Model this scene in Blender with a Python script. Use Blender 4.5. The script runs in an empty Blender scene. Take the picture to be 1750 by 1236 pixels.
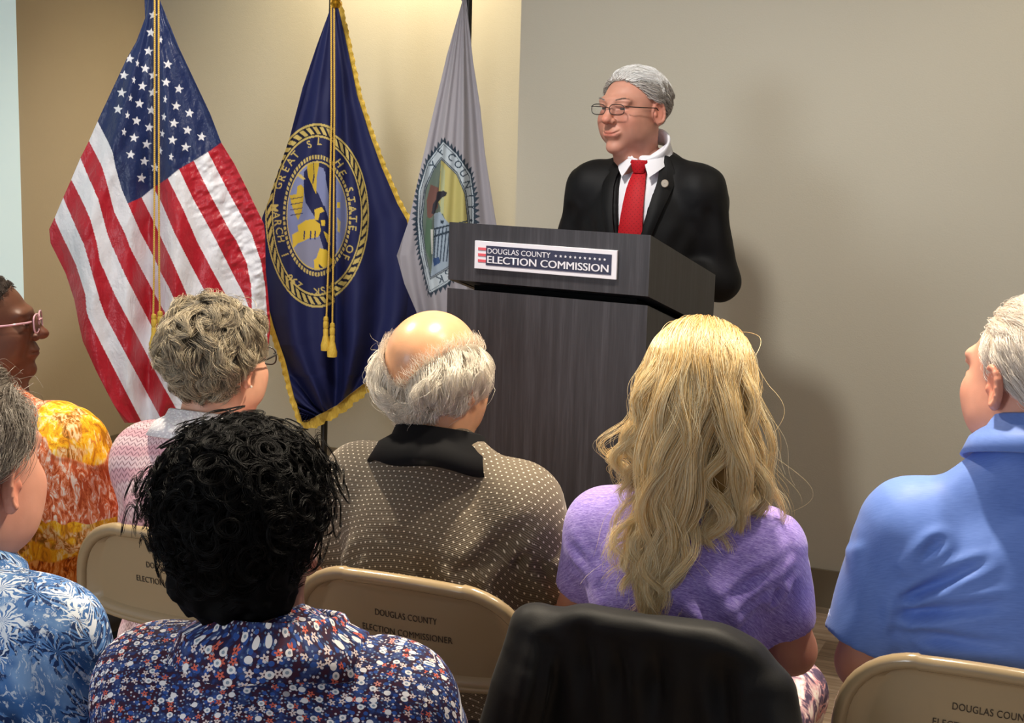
import bpy, bmesh, math, random
import numpy as np
from mathutils import Vector, Matrix
random.seed(7); RS = np.random.RandomState(11)
D2R = math.pi/180
SC = bpy.context.scene
COL = SC.collection

# ------------------------------------------------------------------ camera
FPX = 2500.0
PITCH, ROLL, CAMH = 9.5*D2R, 1.6*D2R, 1.68
FWD = np.array([0, math.cos(PITCH), -math.sin(PITCH)])
_r = np.array([1.0, 0, 0]); _u = np.cross(_r, FWD)
RGT = math.cos(ROLL)*_r+math.sin(ROLL)*_u
UPV = -math.sin(ROLL)*_r+math.cos(ROLL)*_u
CAM = np.array([0, 0, CAMH])
def P(x, y, Z):
    """world point at depth Z (metres along the view axis) seen at photo pixel x,y"""
    return CAM+Z*(FWD+(x-875)/FPX*RGT-(y-618)/FPX*UPV)
cd = bpy.data.cameras.new('camera'); cd.sensor_width = 36; cd.lens = 36*FPX/1750
co = bpy.data.objects.new('camera', cd); COL.objects.link(co)
mw = Matrix(((RGT[0], UPV[0], -FWD[0], CAM[0]), (RGT[1], UPV[1], -FWD[1], CAM[1]), (RGT[2], UPV[2], -FWD[2], CAM[2]), (0, 0, 0, 1)))
co.matrix_world = mw; cd.clip_start = .05
SC.camera = co
SC.view_settings.view_transform = 'Standard'; SC.view_settings.look = 'None'
SC.view_settings.gamma = 1; SC.view_settings.exposure = 0.12; SC.view_settings.use_curve_mapping = False

# ------------------------------------------------------------------ world + lights
W = bpy.data.worlds.new('world'); SC.world = W; W.use_nodes = True
W.node_tree.nodes['Background'].inputs[0].default_value = (.80, .86, 1.0, 1)
W.node_tree.nodes['Background'].inputs[1].default_value = .50
def light(name, kind, loc, target, energy, color, size=1, sizey=None, spot=None, blend=.5):
    l = bpy.data.lights.new(name, kind); l.energy = energy; l.color = color
    if kind == 'AREA':
        l.size = size
        if sizey: l.shape = 'RECTANGLE'; l.size_y = sizey
    else: l.shadow_soft_size = size
    if kind == 'SPOT': l.spot_size = spot*D2R; l.spot_blend = blend
    o = bpy.data.objects.new(name, l); COL.objects.link(o)
    d = Vector(target)-Vector(loc)
    o.rotation_euler = d.to_track_quat('-Z', 'Y').to_euler(); o.location = loc
    return o
# daylight from the windows behind the audience on the left
light('window_daylight', 'AREA', (-3.7, -1.2, 1.85), (.4, 4.6, 1.55), 66, (.86, .93, 1.0), 1.3, 1.2)
# recessed ceiling lamps, plus two added fill spots
light('ceiling_lamp_audience', 'SPOT', (.35, 2.75, 2.92), (.25, 2.35, 1.1), 290, (1, .86, .66), .06, spot=95, blend=.8)
light('ceiling_lamp_left', 'SPOT', (-1.15, 3.35, 2.92), (-.75, 2.9, 1.1), 190, (1, .88, .70), .06, spot=95, blend=.8)
light('ceiling_lamp_right', 'SPOT', (1.15, 2.35, 2.92), (.9, 2.1, 1.1), 100, (1, .90, .76), .06, spot=95, blend=.8)
light('fill_spot_wall', 'SPOT', (1.6, 3.6, 2.92), (1.7, 4.6, .6), 45, (1, .90, .74), .10, spot=110, blend=.9)  # added fill that lifts the dark lower part of the right wall
light('fill_spot_flag_front', 'SPOT', (-1.0, 4.5, 2.92), (-1.1, 5.6, 1.2), 85, (1, .93, .82), .08, spot=80, blend=.8)  # added fill aimed at the front of the striped flag
light('ceiling_lamp_flags', 'SPOT', (-.62, 6.0, 2.92), (-.62, 6.6, 1.0), 110, (1, .82, .52), .08, spot=125, blend=.9)
light('ceiling_lamp_lectern', 'SPOT', (-.35, 3.1, 2.92), (.2, 4.2, 1.3), 120, (1, .96, .90), .10, spot=100, blend=.9)

# ------------------------------------------------------------------ colours and node helper
def lin(c):
    c = np.asarray(c, float)
    return np.where(c <= .04045, c/12.92, ((c+.055)/1.055)**2.4)
def hx(s):
    s = s.lstrip('#'); return tuple(lin([int(s[i:i+2], 16)/255 for i in (0, 2, 4)]))
class NG:
    def __init__(s, m): s.nt = m.node_tree; s.b = s.nt.nodes['Principled BSDF']; s.L = s.nt.links
    def put(s, inp, v):
        if isinstance(v, bpy.types.NodeSocket): s.L.new(v, inp)
        elif isinstance(v, (tuple, list)) and inp.type == 'RGBA' and len(v) == 3: inp.default_value = (*v, 1)
        else: inp.default_value = v
    def n(s, t, **k):
        nd = s.nt.nodes.new('ShaderNode'+t)
        for a, v in k.items(): setattr(nd, a, v)
        return nd
    def m(s, op, a, b=0.0, c=0.0):
        nd = s.n('Math', operation=op)
        for i, v in enumerate((a, b, c)): s.put(nd.inputs[i], v)
        return nd.outputs[0]
    def v(s, op, a, b=(0, 0, 0), out=0):
        nd = s.n('VectorMath', operation=op); s.put(nd.inputs[0], a)
        if isinstance(b, (int, float)): nd.inputs['Scale'].default_value = b
        else: s.put(nd.inputs[1], b)
        return nd.outputs[out]
    def mix(s, f, a, b, mode='MIX'):
        nd = s.n('Mix', data_type='RGBA', blend_type=mode); s.put(nd.inputs[0], f); s.put(nd.inputs[6], a); s.put(nd.inputs[7], b)
        return nd.outputs[2]
    def sep(s, a):
        nd = s.n('SeparateXYZ'); s.put(nd.inputs[0], a); return nd.outputs
    def com(s, x, y, z=0.0):
        nd = s.n('CombineXYZ'); s.put(nd.inputs[0], x); s.put(nd.inputs[1], y); s.put(nd.inputs[2], z); return nd.outputs[0]
    def attr(s, nm): nd = s.n('Attribute', attribute_name=nm); return nd
    def obj(s): return s.n('TexCoord').outputs['Object']
    def noise(s, co, scale, detail=2, rough=.5, dist=0.0, out=0):
        nd = s.n('TexNoise'); s.put(nd.inputs['Vector'], co); nd.inputs['Scale'].default_value = scale
        nd.inputs['Detail'].default_value = detail; nd.inputs['Roughness'].default_value = rough; nd.inputs['Distortion'].default_value = dist
        return nd.outputs[out]
    def vor(s, co, scale, feature='F1', dim='2D', rnd=1.0):
        nd = s.n('TexVoronoi', feature=feature, voronoi_dimensions=dim); s.put(nd.inputs['Vector'], co)
        nd.inputs['Scale'].default_value = scale; nd.inputs['Randomness'].default_value = rnd
        return nd.outputs
    def ramp(s, f, stops, interp='LINEAR'):
        nd = s.n('ValToRGB'); r = nd.color_ramp; r.interpolation = interp
        while len(r.elements) < len(stops): r.elements.new(.5)
        for e, (p, c) in zip(r.elements, stops): e.position = p; e.color = (*c, 1)
        s.put(nd.inputs[0], f); return nd.outputs[0]
    def bump(s, h, strength=.3, dist=.002):
        nd = s.n('Bump'); s.put(nd.inputs['Height'], h); nd.inputs['Strength'].default_value = strength; nd.inputs['Distance'].default_value = dist
        s.L.new(nd.outputs[0], s.b.inputs['Normal'])
    def step(s, e0, e1, x):
        nd = s.n('MapRange', interpolation_type='SMOOTHSTEP'); s.put(nd.inputs[0], x)
        nd.inputs[1].default_value = e0; nd.inputs[2].default_value = e1; return nd.outputs[0]
def mat(name, color=(.5, .5, .5), rough=.6, metal=0, fn=None, spec=.5, **kw):
    m = bpy.data.materials.new(name); m.use_nodes = True; g = NG(m)
    g.b.inputs['Base Color'].default_value = (*color, 1); g.b.inputs['Roughness'].default_value = rough
    g.b.inputs['Metallic'].default_value = metal; g.b.inputs['Specular IOR Level'].default_value = spec
    for k, v in kw.items(): g.b.inputs[k.replace('_', ' ')].default_value = v
    if fn: fn(g)
    return m

# ------------------------------------------------------------------ object helpers
def tag(o, label=None, cat=None, group=None, kind=None):
    if label: o['label'] = label
    if cat: o['category'] = cat
    if group: o['group'] = group
    if kind: o['kind'] = kind
    return o
def empty(name, loc, rz=0, parent=None):
    o = bpy.data.objects.new(name, None); COL.objects.link(o); o.location = loc; o.rotation_euler = (0, 0, rz)
    o.empty_display_size = .1
    if parent: o.parent = parent
    return o
def mesh_obj(name, V, F, m, parent=None, smooth=False, cols=None, mi=None, attrs=None):
    me = bpy.data.meshes.new(name)
    V = np.asarray(V, float)
    if isinstance(F, np.ndarray):
        k = F.shape[1]; me.vertices.add(len(V)); me.vertices.foreach_set('co', V.astype(np.float32).ravel())
        me.loops.add(F.size); me.loops.foreach_set('vertex_index', F.astype(np.int32).ravel())
        me.polygons.add(len(F)); me.polygons.foreach_set('loop_start', np.arange(0, F.size, k, dtype=np.int32))
        me.update(calc_edges=True); me.validate()
    else:
        me.from_pydata([tuple(v) for v in V], [], [tuple(f) for f in F]); me.update()
    if smooth: me.polygons.foreach_set('use_smooth', [True]*len(me.polygons))
    for k_, x in enumerate(m if isinstance(m, (list, tuple)) else [m]): me.materials.append(x)
    if mi is not None: me.polygons.foreach_set('material_index', np.asarray(mi, dtype=np.int32))
    if cols is not None:
        a = me.color_attributes.new('Col', 'FLOAT_COLOR', 'POINT')
        c4 = np.ones((len(V), 4), np.float32); c4[:, :3] = cols; a.data.foreach_set('color', c4.ravel())
    for k_, x in (attrs or {}).items():
        a = me.attributes.new(k_, 'FLOAT_VECTOR', 'POINT'); x3 = np.zeros((len(V), 3), np.float32); x3[:, :x.shape[1]] = x
        a.data.foreach_set('vector', x3.ravel())
    o = bpy.data.objects.new(name, me); COL.objects.link(o)
    if parent: o.parent = parent
    return o
class MB:
    """collects simple solids into one mesh"""
    def __init__(s): s.V = []; s.F = []; s.MI = []
    def add(s, V, F, mi=0):
        b = len(s.V); s.V += [tuple(v) for v in V]; s.F += [tuple(i+b for i in f) for f in F]; s.MI += [mi]*len(F); return s
    def box(s, c, size, R=None, mi=0, bev=0.0):
        bm = bmesh.new(); bmesh.ops.create_cube(bm, size=1)
        for v in bm.verts: v.co = Vector((v.co.x*size[0], v.co.y*size[1], v.co.z*size[2]))
        if bev: bmesh.ops.bevel(bm, geom=list(bm.edges), offset=bev, segments=2, affect='EDGES', profile=.7)
        V = [np.array(v.co) for v in bm.verts]; F = [[v.index for v in f.verts] for f in bm.faces]; bm.free()
        if R is not None: V = [R@v for v in V]
        return s.add([v+np.array(c) for v in V], F, mi)
    def tube(s, pts, r, n=10, mi=0, cap=True, flat=1.0):
        pts = [np.array(p, float) for p in pts]; rr = r if isinstance(r, (list, tuple, np.ndarray)) else [r]*len(pts)
        V = []; F = []; up = None
        for i, p in enumerate(pts):
            t = pts[min(i+1, len(pts)-1)]-pts[max(i-1, 0)]; t = t/(np.linalg.norm(t)+1e-9)
            if up is None: up = np.array([0, 0, 1.]) if abs(t[2]) < .9 else np.array([1., 0, 0])
            a = np.cross(t, up); a /= np.linalg.norm(a)+1e-9; up = np.cross(a, t)
            for k in range(n):
                w = 2*math.pi*k/n; V.append(p+rr[i]*(math.cos(w)*a+flat*math.sin(w)*up))
        for i in range(len(pts)-1):
            for k in range(n): F.append((i*n+k, i*n+(k+1) % n, (i+1)*n+(k+1) % n, (i+1)*n+k))
        if cap: F.append(tuple(range(n))[::-1]); F.append(tuple((len(pts)-1)*n+k for k in range(n)))
        return s.add(V, F, mi)
    def lathe(s, prof, c=(0, 0, 0), n=32, mi=0):
        V = []; F = []
        for r, z in prof:
            for k in range(n): w = 2*math.pi*k/n; V.append((c[0]+r*math.cos(w), c[1]+r*math.sin(w), c[2]+z))
        for i in range(len(prof)-1):
            for k in range(n): F.append((i*n+k, i*n+(k+1) % n, (i+1)*n+(k+1) % n, (i+1)*n+k))
        return s.add(V, F, mi)
    def grid(s, G, mi=0, flip=False):
        nu, nv = len(G), len(G[0]); V = [p for row in G for p in row]; F = []
        for i in range(nu-1):
            for j in range(nv-1):
                f = (i*nv+j, i*nv+j+1, (i+1)*nv+j+1, (i+1)*nv+j); F.append(f[::-1] if flip else f)
        return s.add(V, F, mi)
    def build(s, name, m, parent=None, smooth=True, angle=40):
        o = mesh_obj(name, s.V, s.F, m, parent, smooth, mi=s.MI)
        if smooth and angle:
            try: o.data.set_sharp_from_angle(angle=angle*D2R)
            except Exception: pass
        return o
def rotz(a): c, s = math.cos(a), math.sin(a); return np.array([[c, -s, 0], [s, c, 0], [0, 0, 1.]])
def rotx(a): c, s = math.cos(a), math.sin(a); return np.array([[1, 0, 0], [0, c, -s], [0, s, c.real]])
def roty(a): c, s = math.cos(a), math.sin(a); return np.array([[c, 0, s], [0, 1, 0], [-s, 0, c]])
def inside(poly, X, Y):
    poly = np.asarray(poly, float); res = np.zeros(X.shape, bool)
    x0, y0 = poly.min(0); x1, y1 = poly.max(0); bb = (X >= x0) & (X <= x1) & (Y >= y0) & (Y <= y1)
    idx = np.nonzero(bb); x = X[idx]; y = Y[idx]; r = np.zeros(x.shape, bool)
    for (ax, ay), (bx, by) in zip(poly, np.roll(poly, -1, 0)):
        if ay == by: continue
        c = ((ay > y) != (by > y)) & (x < (bx-ax)*(y-ay)/(by-ay)+ax); r ^= c
    res[idx] = r; return res
def text_tris(body, bold=0.0, spacing=1.0):
    """triangles of the built-in font, unit cap height, origin at lower left; returns (n,3,2) and width"""
    c = bpy.data.curves.new('t', 'FONT'); c.body = body; c.offset = bold; c.resolution_u = 4; c.space_character = spacing
    o = bpy.data.objects.new('t', c); COL.objects.link(o); bpy.context.view_layer.update()
    me = bpy.data.meshes.new_from_object(o.evaluated_get(bpy.context.evaluated_depsgraph_get()))
    me.calc_loop_triangles(); V = np.array([v.co[:2] for v in me.vertices]); T = np.array([t.vertices[:] for t in me.loop_triangles])
    bpy.data.objects.remove(o); bpy.data.curves.remove(c); bpy.data.meshes.remove(me)
    V = V-V.min(0); h = V[:, 1].max(); V = V/h
    return V[T], V[:, 0].max(), V, T
_RT = np.random.RandomState(5).rand(64, 64, 64).astype(np.float32)
def vnoise(p):
    """smooth 3D value noise in [-1,1] for points (n,3)"""
    i = np.floor(p).astype(int); f = p-i; f = f*f*(3-2*f); r = 0
    for a in (0, 1):
        wa = f[:, 0] if a else 1-f[:, 0]
        for b in (0, 1):
            wb = f[:, 1] if b else 1-f[:, 1]
            for c in (0, 1):
                wc = f[:, 2] if c else 1-f[:, 2]
                r = r+wa*wb*wc*_RT[(i[:, 0]+a) % 64, (i[:, 1]+b) % 64, (i[:, 2]+c) % 64]
    return r*2-1
def polyx(pts, y):
    """x of a traced edge at height y"""
    pts = sorted(pts, key=lambda q: q[1]); return np.interp(y, [q[1] for q in pts], [q[0] for q in pts])

# ------------------------------------------------------------------ the room
YAW = 23*D2R
A_ = np.array([math.cos(YAW), -math.sin(YAW), 0]); B_ = np.array([math.sin(YAW), math.cos(YAW), 0])
RC = np.array([1.06, 4.95, 0])                      # a point on the right wall plane
def room(u, v, z=0): return RC+u*A_+v*B_+np.array([0, 0, z])
Rroom = np.array([[A_[0], B_[0], 0], [A_[1], B_[1], 0], [0, 0, 1]])
def on_plane_u(x, v):
    """u of photo column x (at mid height) on the plane v=const"""
    d = FWD+(x-875)/FPX*RGT; d2 = d[:2]; M_ = np.array([[d2[0], -A_[0]], [d2[1], -A_[1]]]); q = (RC+v*B_)[:2]
    return np.linalg.solve(M_, q)[1]
vF = float((np.array([-.75, 6.575, 0])-RC)@B_)      # depth of the flag wall behind the right wall
uE = on_plane_u(874, 0)                            # edge where the right wall ends
uL = float((np.array([-1.9, 6.66, 0])-RC)@A_)       # side wall at the left
def wall_fn(c1, c2):
    def fn(g):
        n = g.noise(g.obj(), 1.1, 3); c = g.mix(n, c1, c2); g.put(g.b.inputs['Base Color'], c)
        w = g.m('ADD', g.noise(g.obj(), 190, 2), g.m('MULTIPLY', g.noise(g.obj(), 45, 2), .6)); g.bump(w, .22, .002)
    return fn
m_wall = mat('wall_paint', rough=.62, fn=wall_fn(hx('#c6c1b1'), hx('#c0baa8')), spec=.35)
m_wallL = mat('wall_paint_tan', rough=.62, fn=wall_fn(hx('#bcae97'), hx('#b4a68f')), spec=.3)
m_ceil = mat('ceiling_white', hx('#d8d6cf'), .9)
m_base = mat('base_vinyl', hx('#7a6f5b'), .5)
def floor_fn(g):
    o = g.obj(); s = g.sep(o); row = g.m('FLOOR', g.m('DIVIDE', s[1], .15))
    off = g.m('MULTIPLY', g.m('FRACT', g.m('MULTIPLY', row, .37)), 1.2); u = g.m('ADD', s[0], off)
    cell = g.m('FLOOR', g.m('DIVIDE', u, 1.2)); rnd = g.noise(g.com(g.m('MULTIPLY', cell, 7.3), g.m('MULTIPLY', row, 3.1), 0.0), 1.0, 0)
    gr = g.noise(g.com(g.m('MULTIPLY', s[0], 3.0), g.m('MULTIPLY', s[1], 45.0), cell), 1.2, 4, .6)
    c = g.ramp(g.m('ADD', g.m('MULTIPLY', gr, .6), g.m('MULTIPLY', rnd, .4)), [(.3, hx('#6b5645')), (.5, hx('#9a836d')), (.7, hx('#bba794'))])
    fy = g.m('FRACT', g.m('DIVIDE', s[1], .15)); seam = g.m('LESS_THAN', fy, .02)
    g.put(g.b.inputs['Base Color'], g.mix(seam, c, hx('#4a3a2e')))
m_floor = mat('floor_planks', rough=.45, fn=floor_fn)
def slab(name, u0, u1, v0, v1, z0, z1, m):
    b = MB(); b.box(((u0+u1)/2, (v0+v1)/2, (z0+z1)/2), (u1-u0, v1-v0, z1-z0)); o = b.build(name, m, smooth=False)
    o.location = RC; o.rotation_euler = (0, 0, -YAW); tag(o, kind='structure'); return o
UR, VN, ZC = 4.4, -10.5, 3.0
slab('floor', uL-.2, UR, VN, vF+.2, -.1, 0, m_floor)
slab('ceiling', uL-.2, UR, VN, vF+.2, ZC, ZC+.1, m_ceil)
slab('wall_back', uL-.15, uE+.3, vF, vF+.15, 0, ZC, m_wall)
slab('wall_right', uE, UR, 0, vF, 0, ZC, m_wall)
slab('wall_left', uL-.15, uL, -4.2, vF, 0, ZC, m_wallL)
slab('wall_side', UR, UR+.15, -4.2, 0, 0, ZC, m_wall)
slab('baseboard_back', uL+.012, uE, vF-.012, vF, 0, .15, m_base)
slab('baseboard_right', uE+.001, UR, -.012, 0, 0, .15, m_base)
slab('baseboard_left', uL, uL+.012, -4.2, vF, 0, .15, m_base)
slab('trim_1', uE+.001, UR, -.03, -.0125, 0, .016, mat('floor_transition', hx('#8c7c66'), .5))
# recessed lamp trims in the ceiling; the last two go with the added fill spots
m_trim = mat('lamp_trim', hx('#e8e6e0'), .4)
m_lens = mat('lamp_lens', (1, .9, .75), .4); m_lens.node_tree.nodes['Principled BSDF'].inputs['Emission Color'].default_value = (1, .88, .7, 1)
m_lens.node_tree.nodes['Principled BSDF'].inputs['Emission Strength'].default_value = 4
for k_, (x, y) in enumerate([(.35, 2.75), (-1.15, 3.35), (1.15, 2.35), (-.62, 6.0), (-.35, 3.1), (1.6, 3.6), (-1.0, 4.5)]):
    r = empty('ceiling_light', (x, y, ZC)); tag(r, 'round recessed ceiling lamp with white trim ring above '+['the blonde woman', 'the woman in the pink cardigan', 'the man in the blue polo', 'the flags', 'the front of the lectern', 'the bare right wall, added to brighten it', 'the space before the striped flag, added to light the flag'][k_], 'ceiling light', 'recessed ceiling lights')
    b = MB(); b.lathe([(.055, 0), (.055, -.004), (.075, -.006), (.078, 0)]); b.build('trim_ring', m_trim, r)
    b = MB(); b.lathe([(.0, -.001), (.054, -.001)]); b.build('lens', m_lens, r)

# projector screen on the left wall
def on_left(x, z):
    d = FWD+(x-875)/FPX*RGT; q = (RC+uL*A_)[:2]; M_ = np.array([[d[0], -B_[0]], [d[1], -B_[1]]]); return np.linalg.solve(M_, q)[1]
vS = on_left(35, 1.2)
m_scr = mat('screen_cloth', hx('#c4d8de'), .7)
_b = m_scr.node_tree.nodes['Principled BSDF']; _b.inputs['Emission Color'].default_value = (*hx('#c9e2e8'), 1); _b.inputs['Emission Strength'].default_value = .36
sc_ = empty('projection_screen', tuple(room(uL+.03, vS, 0)), -YAW)
tag(sc_, 'pale lit projection screen on the tan wall at the far left edge', 'screen')
b = MB(); b.box((0, -1.1, 1.75), (.006, 2.19, 1.9)); b.build('screen_surface', m_scr, sc_, smooth=False)
b = MB(); b.box((0, -1.1, .79), (.03, 2.2, .03)); b.build('bottom_bar', m_trim, sc_, smooth=False)
b = MB(); b.box((.0, -1.1, 2.74), (.055, 2.25, .09), bev=.01); b.build('screen_case', mat('screen_case', hx('#dcdcd8'), .5), sc_)
# ------------------------------------------------------------------ flags
def cloth_fn(g):
    g.put(g.b.inputs['Base Color'], g.attr('Col').outputs['Color'])
    o = g.obj(); n = g.m('ADD', g.noise(g.v('MULTIPLY', o, (1, 1, .45)), 26, 3, .55, .8), g.m('MULTIPLY', g.noise(o, 90, 2), .25))
    g.bump(n, .55, .010)
m_nylon = mat('flag_nylon', rough=.36, fn=cloth_fn, spec=.5, Sheen_Weight=.1)
def cloth2_fn(g):
    g.put(g.b.inputs['Base Color'], g.attr('Col').outputs['Color'])
    g.bump(g.noise(g.v('MULTIPLY', g.obj(), (1, 1, .3)), 14, 2), .3, .008)
m_cloth = mat('flag_cloth', rough=.6, fn=cloth2_fn, spec=.3)
m_pole = mat('flag_pole_black', hx('#15130f'), .35)
m_gold = mat('gold_metal', hx('#c99a2e'), .3, metal=.9)
def cord_fn(g):
    s = g.sep(g.obj()); w = g.m('SINE', g.m('MULTIPLY', g.m('ADD', s[2], g.m('MULTIPLY', s[0], .6)), 900)); g.bump(w, .5, .001)
    g.put(g.b.inputs['Base Color'], g.mix(g.m('MULTIPLY_ADD', w, .3, .5), hx('#c9962f'), hx('#f0cf6a')))
m_cord = mat('gold_cord', rough=.45, fn=cord_fn)
def fr_fn(g):
    s = g.sep(g.obj()); n = g.noise(g.v('MULTIPLY', g.obj(), (1, 1, .25)), 260, 2); g.bump(n, .8, .003)
    g.put(g.b.inputs['Base Color'], g.mix(n, hx('#c08d1d'), hx('#f3d65a')))
m_fringe = mat('gold_fringe', rough=.6, fn=fr_fn)

def kz(py): return math.cos(PITCH)/(math.cos(PITCH)-(np.asarray(py, float)-618)/FPX*math.sin(PITCH))
def PV(x, y, Z): return P(x, y, Z*kz(y))
def flag_cloth(name, parent, root, LE, RE, y0, y1, Z0, xc, color_fn, depth_fn, nx, ny, m, extra=None):
    """a draped flag: outline LE..RE (photo trace), real depth from depth_fn, pattern painted per vertex"""
    ys = np.linspace(y0, y1, ny); s = np.linspace(0, 1, nx)
    xl = polyx(LE, ys); xr = polyx(RE, ys); X = xl[:, None]+(xr-xl)[:, None]*s[None, :]; Y = np.repeat(ys[:, None], nx, 1)
    px, py = X.ravel(), Y.ravel()
    cols = color_fn(px, py)
    U = (px-np.interp(py, ys, xc(ys)))/np.maximum(np.interp(py, ys, (xr-xl)/2), 1)
    dz = depth_fn(px, py, U)
    Zv = Z0*kz(py)+dz
    Pw = CAM[None, :]+Zv[:, None]*(FWD[None, :]+((px-875)/FPX)[:, None]*RGT[None, :]-((py-618)/FPX)[:, None]*UPV[None, :])
    V = Pw-np.array(root)[None, :]
    idx = np.arange(nx*ny).reshape(ny, nx)
    F = np.stack([idx[:-1, :-1], idx[1:, :-1], idx[1:, 1:], idx[:-1, 1:]], -1).reshape(-1, 4)
    # give the cloth real thickness
    n0 = len(V); back = V+FWD[None, :]*.003
    rim = np.concatenate([idx[0, :], idx[1:, -1], idx[-1, ::-1][1:], idx[::-1, 0][1:-1]])
    rn = np.roll(rim, -1); F2 = np.stack([rim, rn, rn+n0, rim+n0], -1)
    return mesh_obj(name, np.vstack([V, back]), np.vstack([F, F[:, ::-1]+n0, F2]), m, parent, True, cols=np.vstack([cols, cols]))
def star(cx, cy, r, rot=0, sq=1.0):
    return [(cx+sq*(r if k % 2 == 0 else r*.42)*math.sin(rot+k*math.pi/5), cy-(r if k % 2 == 0 else r*.42)*math.cos(rot+k*math.pi/5)) for k in range(10)]
def cords(parent, root, paths, tassels, r=.0035):
    b = MB()
    for pts in paths: b.tube([PV(*p)-root for p in pts], r, 8)
    b.build('cord', m_cord, parent)
    for (x, y, Z, h) in tassels:
        c = PV(x, y, Z)-root; b = MB(); r0 = .0105
        prof = [(0.001, 0), (r0*.8, -.004), (r0, -.015), (r0*.8, -.02), (r0, -.025), (r0, -.045), (r0*.8, -.05), (r0, -.055), (r0*.95, -.075), (r0*1.1, -.08), (r0*1.5, -.10), (r0*1.9, -h+.02), (r0*1.8, -h), (0.001, -h)]
        b.lathe(prof, c, 18); b.build('tassel', m_fringe, parent)
def pole(parent, x_at, Z, root, top=2.42, lean=0):
    b = MB(); b.tube([(0, 0, .05), (lean, 0, top)], .0135, 16); b.build('pole', m_pole, parent)
    b = MB(); b.lathe([(.001, .075), (.02, .074), (.022, .05), (.10, .03), (.135, .018), (.14, 0), (.001, 0)], n=40); b.build('base', m_gold, parent)
    b = MB(); b.lathe([(.001, .0), (.018, .0), (.02, .01), (.012, .025), (.024, .05), (.018, .085), (.004, .16), (.001, .17)], (lean, 0, top), 20); b.build('finial', m_gold, parent)

NAVY = np.array(hx('#1c2c5c')); RED = np.array(hx('#bd1f30')); WHT = np.array(hx('#f2f3fa'))
# ---- national flag
US_L = [(247, -60), (247, 0), (248, 31), (233, 71), (216.6, 100), (170, 200), (152, 241), (137.4, 270), (121.7, 307), (108, 338), (92.6, 374), (84, 392), (86.5, 416), (112, 467), (127, 513), (135, 555), (141.7, 584), (165, 635.5), (191, 686), (213, 723)]
US_R = [(262, -60), (273, 0), (305.6, 81), (359, 194), (378, 243.7), (401, 281), (422, 323), (451, 383), (453, 400), (454, 463), (460, 525), (462, 560), (458, 600), (440, 650), (400, 690), (330, 723)]
SB = [[(92.6, 370), (96, 380), (107.5, 406), (130, 453), (146, 506), (148, 532), (152, 545), (175, 592), (210.6, 661), (243, 723)],
      [(104, 330), (108.3, 338), (118.8, 363), (135, 400), (143, 417), (157.7, 467), (170.6, 514), (180, 540), (210.6, 597), (243, 656.5), (279, 723)],
      [(112, 290), (121.7, 307), (141.5, 345.6), (154.4, 375), (165.8, 416), (170.6, 446), (196.5, 504.6), (215.5, 540), (249.5, 603), (270.5, 645), (315, 723)],
      [(128, 250), (137.4, 269.6), (148, 295.5), (168, 341), (183.6, 400), (190, 417), (214, 470.6), (256, 551.5), (300, 630), (350, 723)],
      [(141, 220), (152, 241), (174, 284), (182.7, 313), (195, 362), (214, 400), (224, 427), (263, 500), (274, 521), (310, 580), (390, 723)],
      [(155, 185), (166.6, 206.5), (183.6, 240.5), (192.5, 260), (197.3, 285.8), (207.8, 323), (218.3, 348), (240, 397), (263, 440), (276, 468), (289, 492), (305, 528), (340, 590), (420, 723)],
      [(190, 240), (242, 337.5), (263, 379.6), (278, 412), (296, 450), (323, 512), (360, 590), (440, 723)],
      [(210, 230), (262, 321), (275, 344), (299, 400), (323, 447), (350.6, 499), (400, 600), (460, 723)],
      [(235, 215), (286.7, 305), (313.4, 358.6), (337.7, 414.7), (360, 457), (383, 499), (430, 600), (480, 723)],
      [(255, 200), (306, 289), (329.6, 339), (363.6, 400), (399, 470), (417, 504), (455, 600), (500, 723)],
      [(285, 190), (331, 275), (360, 334), (394, 397), (404, 411.5), (421.8, 450), (429, 487.5), (430, 509), (432, 723)],
      [(305, 170), (355.5, 260), (389.4, 326), (430, 400), (446, 447), (452.5, 486), (456, 530), (458, 723)]]
CANT_EDGE = [(166, 206), (183.6, 240.5), (192.5, 260), (197.3, 285.8), (207.8, 323), (218.3, 348), (242, 337.5), (262, 321), (286.7, 305), (306, 289), (331, 275), (355.5, 260), (378, 244)]
STF = [(630, 160), (605, 345), (580, 540), (380, 620), (545, 725), (785, 680), (320, 795), (515, 910), (765, 870), (900, 940), (295, 980), (485, 1095), (625, 980), (873, 1120), (610, 1165), (1013, 1195), (258, 1155), (630, 800)]
STFn = [(463, 670), (425, 845), (390, 1035), (710, 420), (755, 1050)]
STG = [(413, 262), (772, 285), (902, 352), (1037, 415), (535, 325), (387, 425), (757, 447), (883, 515), (508, 487), (357, 587), (487, 650), (460, 812), (590, 710)]
STGn = [(325, 208), (675, 225), (292, 370), (660, 385), (640, 550), (743, 608)]
def us_color(px, py):
    n = np.zeros(px.shape, int)
    for bd in SB: n += px > polyx(bd, py)
    c = np.where((n % 2 == 0)[:, None], RED[None, :], WHT[None, :])
    cant = [(100, -100), (600, -100), (600, 244)]+[(378+60, 214)]+CANT_EDGE[::-1]+[(100, 206)]
    blue = inside([(100, -100), (450, -100), (450, 205)]+CANT_EDGE[::-1]+[(60, 0)], px, py)
    c[blue] = NAVY
    for (x, y) in STF: c[inside(star(160+x*.1618, y*.1618, 8.6, .12), px, py)] = WHT
    for (x, y) in STFn: c[inside(star(160+x*.1618, y*.1618, 7.4, .15, .5), px, py)] = WHT
    for (x, y) in STG: c[inside(star(160+x*.178, 160+y*.178, 8.6, .12), px, py)] = WHT
    for (x, y) in STGn: c[inside(star(160+x*.178, 160+y*.178, 7.4, .15, .62), px, py)] = WHT
    return c
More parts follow.
